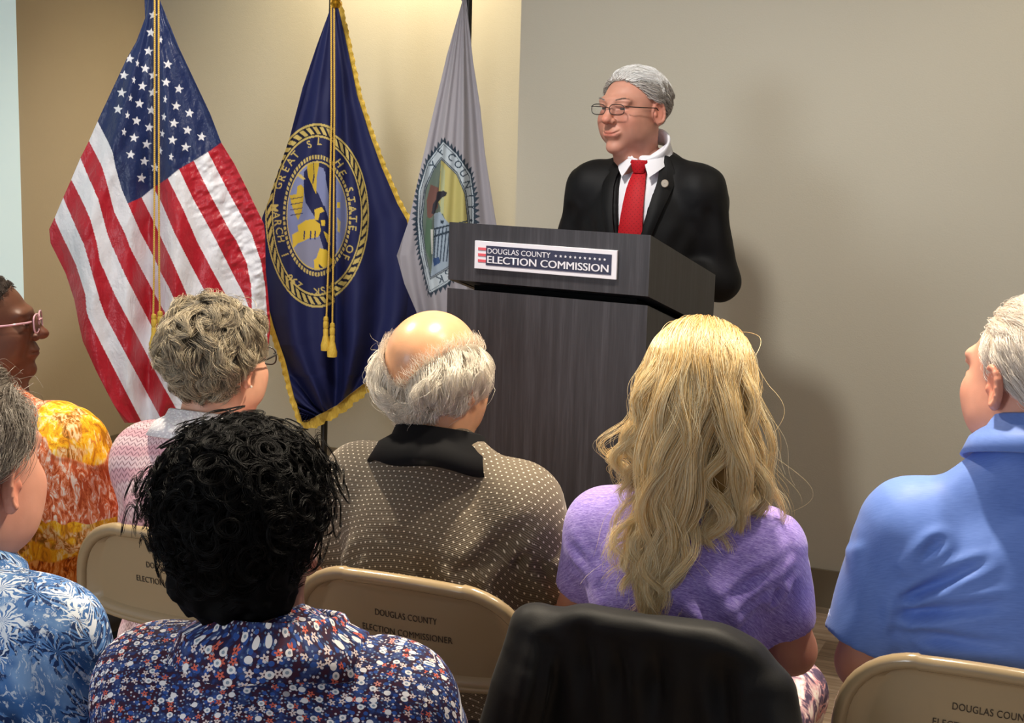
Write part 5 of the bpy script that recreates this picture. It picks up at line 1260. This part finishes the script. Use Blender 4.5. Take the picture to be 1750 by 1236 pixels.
collar('lace_collar', B4.o, (0, -.010, B4.zn+.012), .062, .068, mat('white_lace', rough=.9, fn=lace_fn), hgt=.030, gap=.8, fold=.055, out=.010, tilt=.25)
trousers(B4.o, B4, m_khaki, m_shoe2)
spectacles(B4.o, B4.M, B4.hf, mat('spectacle_dark', hx('#2a2725'), .3), w=.026, h=.019, rim=.0016)
ep = np.array((.0845, -.004, -.036))*B4.hf; b = MB(); b.lathe([(.0002, .003), (.0022, .0022), (.003, 0), (.0022, -.0022), (.0002, -.003)], B4.M[:3, :3]@ep+B4.M[:3, 3], 14); b.build('earring', mat('pearl', hx('#efe6da'), .2), B4.o)
def pk_keep(d): p = HC+d*HR; return p[:, 2] > line(p[:, 1], [(-.13, -.098), (-.045, -.092), (-.030, -.035), (-.018, .012), (.02, .020), (.045, .05), (.07, .09), (.085, .105)])
HLp = [(-.13, -.098), (-.045, -.085), (-.030, -.035), (-.016, .014), (.02, .022), (.045, .05), (.07, .09), (.085, .105)]
sh = shell('hair', B4.M, B4.hf, [cutter(HLp, .008)], mat('hair_mass_ash', hx('#5d564a'), .7), B4.o, th=.013, bumpy=.007, seed=21, extra=[(ell((0, -.02, .085), (.074, .085, .050)), .02)], sc=34, ax=(1, 1, 1), k=.012)
def flp(Pp, t, R):
    x, y, z = Pp.T; a = np.sin(R[:, 0]*9+R[:, 2]*7)*1.4; return np.stack([x*6+a*.6, -.35-.3*(z > .08)+.3*np.cos(R[:, 1]*11), -.7-.5*(z < .02)+.25*a], 1)
Rn = np.random.RandomState(8)
S = grow(dirs(13000, pk_keep, Rn), HC+np.array((0, -.004, .006)), HR+.012, flp, .075, 16, (-.004, .024), .10, 150, .92, .0105, 1.1, rng=Rn, cs=.35)
hair_obj('hair_strands', xf(B4.M, (S*B4.hf).reshape(-1, 3)).reshape(S.shape), .00042, .00018, hair_mat('hair_ash', hx('#5c554c'), hx('#d8c8a8'), .42, dark=hx('#4a443c')), sh)

# ---- man in Hawaiian shirt at lower left
def palm_fn(g):
    p = g.attr('pat').outputs['Vector']; q = g.v('MULTIPLY', p, (1, 1, 0))
    q = g.v('ADD', q, g.v('MULTIPLY', g.v('SUBTRACT', g.n('TexNoise').outputs['Color'], (.5, .5, .5)), (.0, .0, 0)))
    def fan(sc, seed, nray, sharp):
        qq = g.v('ADD', q, (seed, seed*.7, 0)); v = g.vor(qq, sc); d = g.v('MULTIPLY', g.v('SUBTRACT', qq, v['Position']), (sc, sc, 0)); s = g.sep(d)
        # Voronoi position is returned unscaled on both sides of the subtraction
        th = g.m('ADD', g.m('ARCTAN2', s[1], s[0]), g.m('MULTIPLY', g.noise(q, 40, 2), 1.6)); r = g.v('LENGTH', d, out=1); rn = g.sep(v['Color'])
        ray = g.m('COSINE', g.m('ADD', g.m('MULTIPLY', th, nray), g.m('MULTIPLY', r, 2.0)))
        jag = g.noise(g.v('MULTIPLY', p, (1, 1, 0)), 260, 2); tip = g.m('ADD', g.m('MULTIPLY', g.m('ABSOLUTE', g.m('COSINE', g.m('ADD', g.m('MULTIPLY', th, 2.5), g.m('MULTIPLY', rn[0], 6)))), .30), .22)
        leaf = g.step(.0, .08, g.m('SUBTRACT', tip, g.m('ADD', r, g.m('MULTIPLY', g.m('SUBTRACT', jag, .5), .22))))
        vein = g.step(sharp, sharp+.35, ray); return leaf, vein, rn, r
    n1 = g.noise(p, 11, 3, .6); base = g.ramp(n1, [(.35, hx('#21406f')), (.5, hx('#3f6ba6')), (.65, hx('#7fa3cf'))])
    l1, v1, r1, d1 = fan(15, 0.0, 13, .0); l2, v2, r2, d2 = fan(13, 3.3, 15, .1)
    c = g.mix(l1, base, g.mix(v1, hx('#1f3562'), hx('#5f8cc6'))); dk = g.mix(v2, hx('#dfe7f0'), hx('#4b74ad'))
    c = g.mix(g.m('MULTIPLY', l2, g.step(.12, .16, r2[1])), c, dk)
    l4, v4, r4, d4 = fan(12, 5.1, 17, .1); c = g.mix(g.m('MULTIPLY', l4, g.step(.45, .5, r4[2])), c, g.mix(v4, hx('#16294f'), hx('#88aedb')))
    st_ = g.noise(g.v('MULTIPLY', p, (1.6, .8, 1)), 55, 4, .7, 2.0); c = g.mix(g.m('MULTIPLY', g.step(.56, .60, st_), .75), c, hx('#d5e0ec'))
    l3, v3, r3, d3 = fan(19, 7.7, 11, .3); c = g.mix(g.m('MULTIPLY', l3, g.m('MULTIPLY', v3, g.step(.4, .5, r3[0]))), c, hx('#dfe7f0'))
    g.put(g.b.inputs['Base Color'], c)
m_palm = mat('palm_print_cotton', rough=.8, fn=palm_fn, spec=.2)
B5 = seated((-92, 945), 1.95, 26, 'man in a blue shirt with white palm leaf print, at the lower left edge', (-70, 806), 1.95, 18, 0, SKIN_PINK, sd=.09, sw=.172, E={k: np.array((k*.200, .04, .80)) for k in (-1, 1)}, W={k: np.array((k*.06, .26, .70)) for k in (-1, 1)}, hf=1.14, dp=1.1, bw=1.1, thick=1.15, headkw=dict(h=.0024, jaw=1.1))
z = B5.zn; garment('palm_shirt', B5.o, B5.torso(.014)+sleeves(B5, .020, .86), .0055, m_palm, folds=[((.18, -.06, z-.10), (.20, -.06, z-.30), .016, .007), ((.08, -.14, z-.2), (.17, -.1, z-.12), .018, .005), ((.1, -.14, z-.3), (.19, -.09, z-.2), .018, .006)], amp=.003, seed=23, cuts=[lambda x, y, q: .48-q])
collar('shirt_collar', B5.o, (0, -.004, B5.zn+.006), .070, .076, m_palm, hgt=.034, gap=.7, fold=.060, out=.010, tilt=.22)
trousers(B5.o, B5, m_jean, m_shoe)
sh = shell('hair', B5.M, B5.hf, [cutter(HAIRLINE, .004)], mat('hair_mass_greybrown', hx('#5a5046'), .7), B5.o, th=.010, bumpy=.003, seed=25)
S = grow(dirs(11000, keep_short), HC, HR+.006, lambda Pp, t, R: np.stack([.3*np.sign(Pp[:, 0])*(Pp[:, 2] < .08), -.8+0*Pp[:, 0], np.where(Pp[:, 2] > .09, 0, -.75)], 1), .055, 9, (.004, .018), .22, 200, .6, .002, 1.0)
S3 = grow(dirs(70, lambda d: keep_short(d) & (d[:, 2] > .2)), HC, HR+.006, lambda Pp, t, R: np.stack([.2+0*Pp[:, 0], .3+0*Pp[:, 0], .1+0*Pp[:, 0]], 1), .045, 9, (.01, .035), .6)
S = np.vstack([S, S3]); hair_obj('hair_strands', xf(B5.M, (S*B5.hf).reshape(-1, 3)).reshape(S.shape), .00030, .00012, hair_mat('hair_greybrown', hx('#574b40'), hx('#b9b0a4'), .42), sh)

# ---- person in orange and yellow print at far left
B6 = seated((10, 688), 3.25, 32, 'dark-skinned person in glasses and an orange and yellow print top, at far left', (-22, 560), 3.25, 80, 4, SKIN_BROWN, kf=.40, sw=.180, E={k: np.array((k*.212, .03, .80)) for k in (-1, 1)}, W={k: np.array((k*.08, .24, .70)) for k in (-1, 1)}, hf=1.0, dp=1.15, bw=1.15, thick=1.25, headkw=dict(h=.0026, nose=1.2))
def oran_fn(g):
    o = g.obj(); s = g.sep(o); wv = g.m('MULTIPLY', g.m('SINE', g.m('MULTIPLY', s[0], 160)), .004); zz_ = g.m('ADD', s[2], wv)
    st = g.v('MULTIPLY', o, (1, 1, .38)); n1 = g.noise(st, 42, 4, .65, 1.0); n2 = g.noise(g.v('ADD', st, (3, 1, 2)), 75, 3, .7, 1.4); n3 = g.noise(o, 16, 2)
    red = g.ramp(n2, [(.38, hx('#b04a26')), (.47, hx('#e07848')), (.55, hx('#f0a888')), (.62, hx('#fbe9d8'))])
    red = g.mix(g.step(.56, .64, n1), red, hx('#c65a34'))
    yel = g.ramp(n1, [(.38, hx('#b9761a')), (.46, hx('#eba31c')), (.55, hx('#f7c62c')), (.63, hx('#fbe6a6'))]); yel = g.mix(g.step(.58, .66, n2), yel, hx('#d98a3a'))
    grn = g.ramp(n2, [(.40, hx('#8a5a20')), (.5, hx('#d99040')), (.6, hx('#f2d8a8'))]); yel = g.mix(g.step(.52, .6, n3), yel, grn)
    org = g.ramp(n2, [(.38, hx('#8a3d12')), (.5, hx('#d9761c')), (.62, hx('#f2b060'))])
    z0 = float(B6.zn)
    edge = g.m('ADD', g.m('SUBTRACT', zz_, z0), g.m('MULTIPLY', g.m('SUBTRACT', s[0], .135), 1.05)); top = g.step(.050, .056, edge)
    c = g.mix(g.step(z0-.222, z0-.220, zz_), yel, red); c = g.mix(top, c, yel); c = g.mix(g.step(z0-.31, z0-.315, zz_), c, org)
    seam = g.m('MULTIPLY', g.step(.008, .0, g.m('ABSOLUTE', g.m('SUBTRACT', edge, .047))), .6); c = g.mix(seam, c, hx('#a0522a'))
    g.put(g.b.inputs['Base Color'], c); g.bump(n2, .5, .004)
m_oran = mat('orange_print_cotton', rough=.8, fn=lambda g: oran_fn(g), spec=.2)
z = B6.zn; garment('print_top', B6.o, B6.torso(.020)+sleeves(B6, .034, 1.0, False)+[(rc(B6.E[k], B6.E[k]+(B6.W[k]-B6.E[k])*.6, .078, .066, cut1=True), .03) for k in (-1, 1)], .006, m_oran, folds=[((.16, -.10, z-.02), (.20, -.08, z-.30), .016, .010), ((.2, -.06, z-.05), (.24, -.04, z-.2), .014, .008), ((.05, -.15, z-.05), (.1, -.15, z-.3), .02, .006)], amp=.006, seed=27, nscale=12, ax=(1.6, 1, .5), cuts=[lambda x, y, q: .48-q])
trousers(B6.o, B6, m_jean, m_shoe)
m_pinkspec = mat('spectacle_pink', hx('#d9a9b8'), .15)
spectacles(B6.o, B6.M, B6.hf, m_pinkspec, w=.027, h=.020, rim=.0020)
sh = shell('hair', B6.M, B6.hf, [cutter(HAIRLINE, .002)], mat('hair_mass_dark', hx('#2a1d16'), .8), B6.o, th=.003, bumpy=.001, seed=29)
S = grow(dirs(6000, keep_short), HC, HR+.002, lambda Pp, t, R: np.stack([np.sin(R[:, 0]*40), np.cos(R[:, 1]*37), np.sin(R[:, 2]*43)], 1), .008, 5, (.001, .005), .6)
hair_obj('hair_strands', xf(B6.M, (S*B6.hf).reshape(-1, 3)).reshape(S.shape), .00035, .0002, hair_mat('hair_darkbrown', hx('#1a120d'), hx('#4a372b'), .5), sh)
eyes(B6.o, B6.M, B6.hf)

# ---- curly-haired person in front
def ditsy_fn(g):
    p = g.attr('pat').outputs['Vector']; q = g.v('MULTIPLY', p, (1, 1, 0))
    nb = g.noise(q, 60, 3, .6); base = g.ramp(nb, [(.42, hx('#3a1a2e')), (.50, hx('#262140')), (.58, hx('#27386c')), (.68, hx('#3c4a74'))])
    def cell(sc, seed, rnd=1.0):
        qq = g.v('ADD', q, (seed, seed*.63, 0)); v = g.vor(qq, sc, rnd=rnd); d = g.v('MULTIPLY', g.v('SUBTRACT', qq, v['Position']), (sc, sc, 0)); s = g.sep(d)
        return g.v('LENGTH', d, out=1), g.m('ARCTAN2', s[1], s[0]), g.sep(v['Color'])
    c = base
    r, th, rn = cell(190, 2.2); c = g.mix(g.m('MULTIPLY', g.step(.26, .20, r), g.step(.45, .5, rn[0])), c, hx('#6f86a8'))
    r, th, rn = cell(150, 9.1); c = g.mix(g.m('MULTIPLY', g.step(.24, .18, r), g.step(.5, .55, rn[0])), c, hx('#c9c3cc'))
    r, th, rn = cell(120, 5.7); c = g.mix(g.m('MULTIPLY', g.step(.36, .30, r), g.step(.6, .65, rn[1])), c, hx('#2f4f94'))
    r, th, rn = cell(78, 1.3, .8); pet = g.m('MULTIPLY_ADD', g.m('COSINE', g.m('MULTIPLY', g.m('ADD', th, rn[2]), 5)), .10, .25); fl_ = g.step(.03, -.02, g.m('SUBTRACT', r, pet))
    c = g.mix(g.m('MULTIPLY', fl_, g.step(.50, .52, rn[0])), c, g.mix(g.step(.5, .55, rn[1]), hx('#c9604f'), hx('#d9c8c4'))); c = g.mix(g.m('MULTIPLY', g.step(.09, .06, r), g.step(.5, .52, rn[0])), c, hx('#4a2838'))
    r, th, rn = cell(62, 7.9, .8); sel = g.step(.46, .48, rn[0]); c = g.mix(g.m('MULTIPLY', g.step(.27, .24, r), sel), c, hx('#e3dfdf')); c = g.mix(g.m('MULTIPLY', g.m('MULTIPLY', g.step(.12, .10, r), sel), g.step(.3, .32, rn[1])), c, hx('#8a98a6'))
    g.put(g.b.inputs['Base Color'], c)
m_ditsy = mat('ditsy_floral_cotton', rough=.8, fn=ditsy_fn, spec=.2)
B7 = seated((472, 1080), 1.80, 7, 'person with big curly black hair and small-flower print shirt, nearest the camera', (418, 907), 1.80, 5, 0, hx('#5f3d2e'), sd=.085, sw=.150, kf=.36, E={k: np.array((k*.192, .05, .80)) for k in (-1, 1)}, W={k: np.array((k*.06, .25, .70)) for k in (-1, 1)}, hf=.96, dp=1.1, bw=1.15, thick=1.15)
z = B7.zn; garment('floral_shirt', B7.o, B7.torso(.016)+sleeves(B7, .020, .92), .0055, m_ditsy, folds=[((.16, -.08, z-.10), (.20, -.05, z-.26), .012, .006), ((-.17, -.06, z-.10), (-.2, -.05, z-.28), .014, .006), ((-.04, -.15, z-.10), (.10, -.14, z-.12), .012, .003), ((.02, -.14, z-.14), (.14, -.11, z-.09), .014, .004)], amp=.003, seed=31, cuts=[lambda x, y, q: .48-q])
collar('shirt_collar', B7.o, (0, -.006, B7.zn+.004), .076, .080, m_ditsy, hgt=.026, gap=.7, fold=.065, out=.012, tilt=.15, wob=.004)
trousers(B7.o, B7, m_jean, m_shoe)
m_blk = mat('hair_mass_black', hx('#030202'), .8, spec=.1)
Rc = np.random.RandomState(12)
L = [(ell((0, -.025, .030), (.098, .106, .102)), .01), (ell((0, -.055, -.055), (.082, .060, .062)), .03)]
F = solid(L, .005); F.cut(lambda x, y, z: np.where(z < .06, y-.02-(z-.0)*.8, y-.09)+0*x, .012); V, Q = F.mesh(); V = smooth(V, Q, 1); N = vnormals(V, Q); V = V+N*(.009*noise3(V, 45, (1, 1, 1), 6)+.005*noise3(V, 90, (1, 1, 1), 7))[:, None]
shc = mesh_obj('hair', xf(B7.M, V*.93), Q, m_blk, B7.o, True)
D = dirs(1500, lambda d: ((HC+d*HR)[:, 2] > line((HC+d*HR)[:, 1], [(-.13, -.12), (-.04, -.11), (-.01, -.04), (.03, .0), (.06, .07), (.085, .1)])), Rc)
n = len(D); k = 40; t = np.linspace(0, 1, k); S = []
base0 = HC+D*HR*1.04; out_ = unit(D*np.array((1, 1, .9))+Rc.randn(n, 3)*.22); Ln = .045+.038*Rc.rand(n); Ln *= np.interp(D[:, 2], [-.6, -.1, .3], [.5, .7, 1])
long_ = Rc.rand(n) < .16; Ln[long_] *= 1.35
for i in range(n):
    a = out_[i]; path = base0[i]+a*(Ln[i]*t[:, None])*(1-.25*t[:, None])+np.array((0, 0, -1))*(Ln[i]*.32*t[:, None]**2)
    u = unit(np.cross(a, (0.1, .3, 1))); w = np.cross(a, u); rr = (.006+.006*Rc.rand()+(.004 if long_[i] else 0))*np.minimum(1, t*3)*(1+.3*t); om = 2*np.pi*(1.9+1.6*Rc.rand()); ph = Rc.rand()*6.28
    for q in range(7):
        jr = Rc.randn(3)*.0008; dp_ = Rc.randn()*.14; S.append(path+jr*np.minimum(1, t*2)[:, None]+(rr*(1+.12*Rc.randn()))[:, None]*(np.cos(om*t+ph+dp_)[:, None]*u+np.sin(om*t+ph+dp_)[:, None]*w))
S = np.array(S); hair_obj('hair_strands', xf(B7.M, S.reshape(-1, 3)*np.array((.89, .92, .92))).reshape(S.shape), .00042, .00022, hair_mat('hair_black', hx('#010101'), hx('#060403'), .5, spec=.12), shc)

# ------------------------------------------------------------------ chairs under the audience
RY = 22*D2R
folding_chair(B1.root, RY, 'beige metal folding chair behind the balding man in the dotted polo', sx=.052)
folding_chair(B2.root, RY, 'beige metal folding chair behind the man in the blue polo', sy=.03, sx=-.022)
ch3 = folding_chair(B3.root, RY, 'beige metal folding chair under the black jacket', text=False)
folding_chair(B4.root, RY, 'beige metal folding chair behind the woman in the pink cardigan', sx=.085)
folding_chair(B6.root, 30*D2R, 'beige metal folding chair of the person in orange, at far left', text=False)
folding_chair(B5.root, 16*D2R, 'beige metal folding chair under the man in the palm leaf shirt', text=False, sx=-.035)
folding_chair(B7.root, 14*D2R, 'beige metal folding chair under the person with curly black hair', text=False, sx=.05)

# black jacket hung over the blonde woman's chair
jk = empty('jacket', (B3.root[0]+.022, B3.root[1]-.009, 0), -RY); tag(jk, 'black jacket hanging over the chair back behind the blonde woman', 'jacket')
def jk_fn(g): g.bump(g.noise(g.obj(), 400, 2), .15, .001)
m_jk = mat('jacket_black', hx('#060607'), .6, fn=jk_fn, spec=.25, Sheen_Weight=.06)
def slabf():
    def f(x, y, z):
        w = .190+np.clip(.86-z, 0, 1)*.22; yc = -.235-.12*(z-.68)+.030*(x/.22)**2-np.clip(.80-z, 0, 1)*.06; top = .925-.9*np.maximum(np.abs(x)-.10, 0)**1.6*2.2
        th = .030+np.clip(.8-z, 0, 1)*.05
        dx, dy, dz = np.abs(x)-w+.03, np.abs(y-yc)-th+.02, z-top+.03
        return np.sqrt(np.maximum(dx, 0)**2+np.maximum(dy, 0)**2+np.maximum(dz, 0)**2)+np.minimum(np.maximum(dx, np.maximum(dy, dz)), 0)-.025
    return f, np.array((-.36, -.40, .30)), np.array((.36, -.10, .94))
fo = [((-.16, -.30, .86), (-.22, -.34, .40), .016, .016), ((-.10, -.28, .88), (-.08, -.36, .40), .022, .010), ((.02, -.28, .88), (.04, -.36, .42), .022, .009), ((.12, -.28, .86), (.18, -.36, .40), .022, .012), ((.18, -.26, .82), (.28, -.32, .42), .018, .014), ((-.20, -.27, .82), (-.30, -.30, .42), .02, .014), ((-.04, -.28, .87), (-.02, -.33, .6), .02, .006)]
F = Field((-.40, -.46, .36), (.40, -.08, .96), .006); F.add(slabf(), .01)
F.add(rc((-.195, -.25, .862), (-.285, -.31, .42), .045, .052), .025); F.add(rc((.19, -.24, .82), (.29, -.28, .42), .038, .05), .04); F.cut(lambda x, y, z: .40+.02*np.sin(x*20)-z, .006)
V, Q = F.mesh(); V = smooth(V, Q, 2); N = vnormals(V, Q); V = crease(V, N, [(p, q, w*.8, d_*1.7) for p, q, w, d_ in fo]); V = V+N*(.005*noise3(V, 10, (1, 1, .4), 9)+.002*noise3(V, 26, (1, 1, .5), 10))[:, None]
mesh_obj('jacket_body', V, Q, m_jk, jk, True)
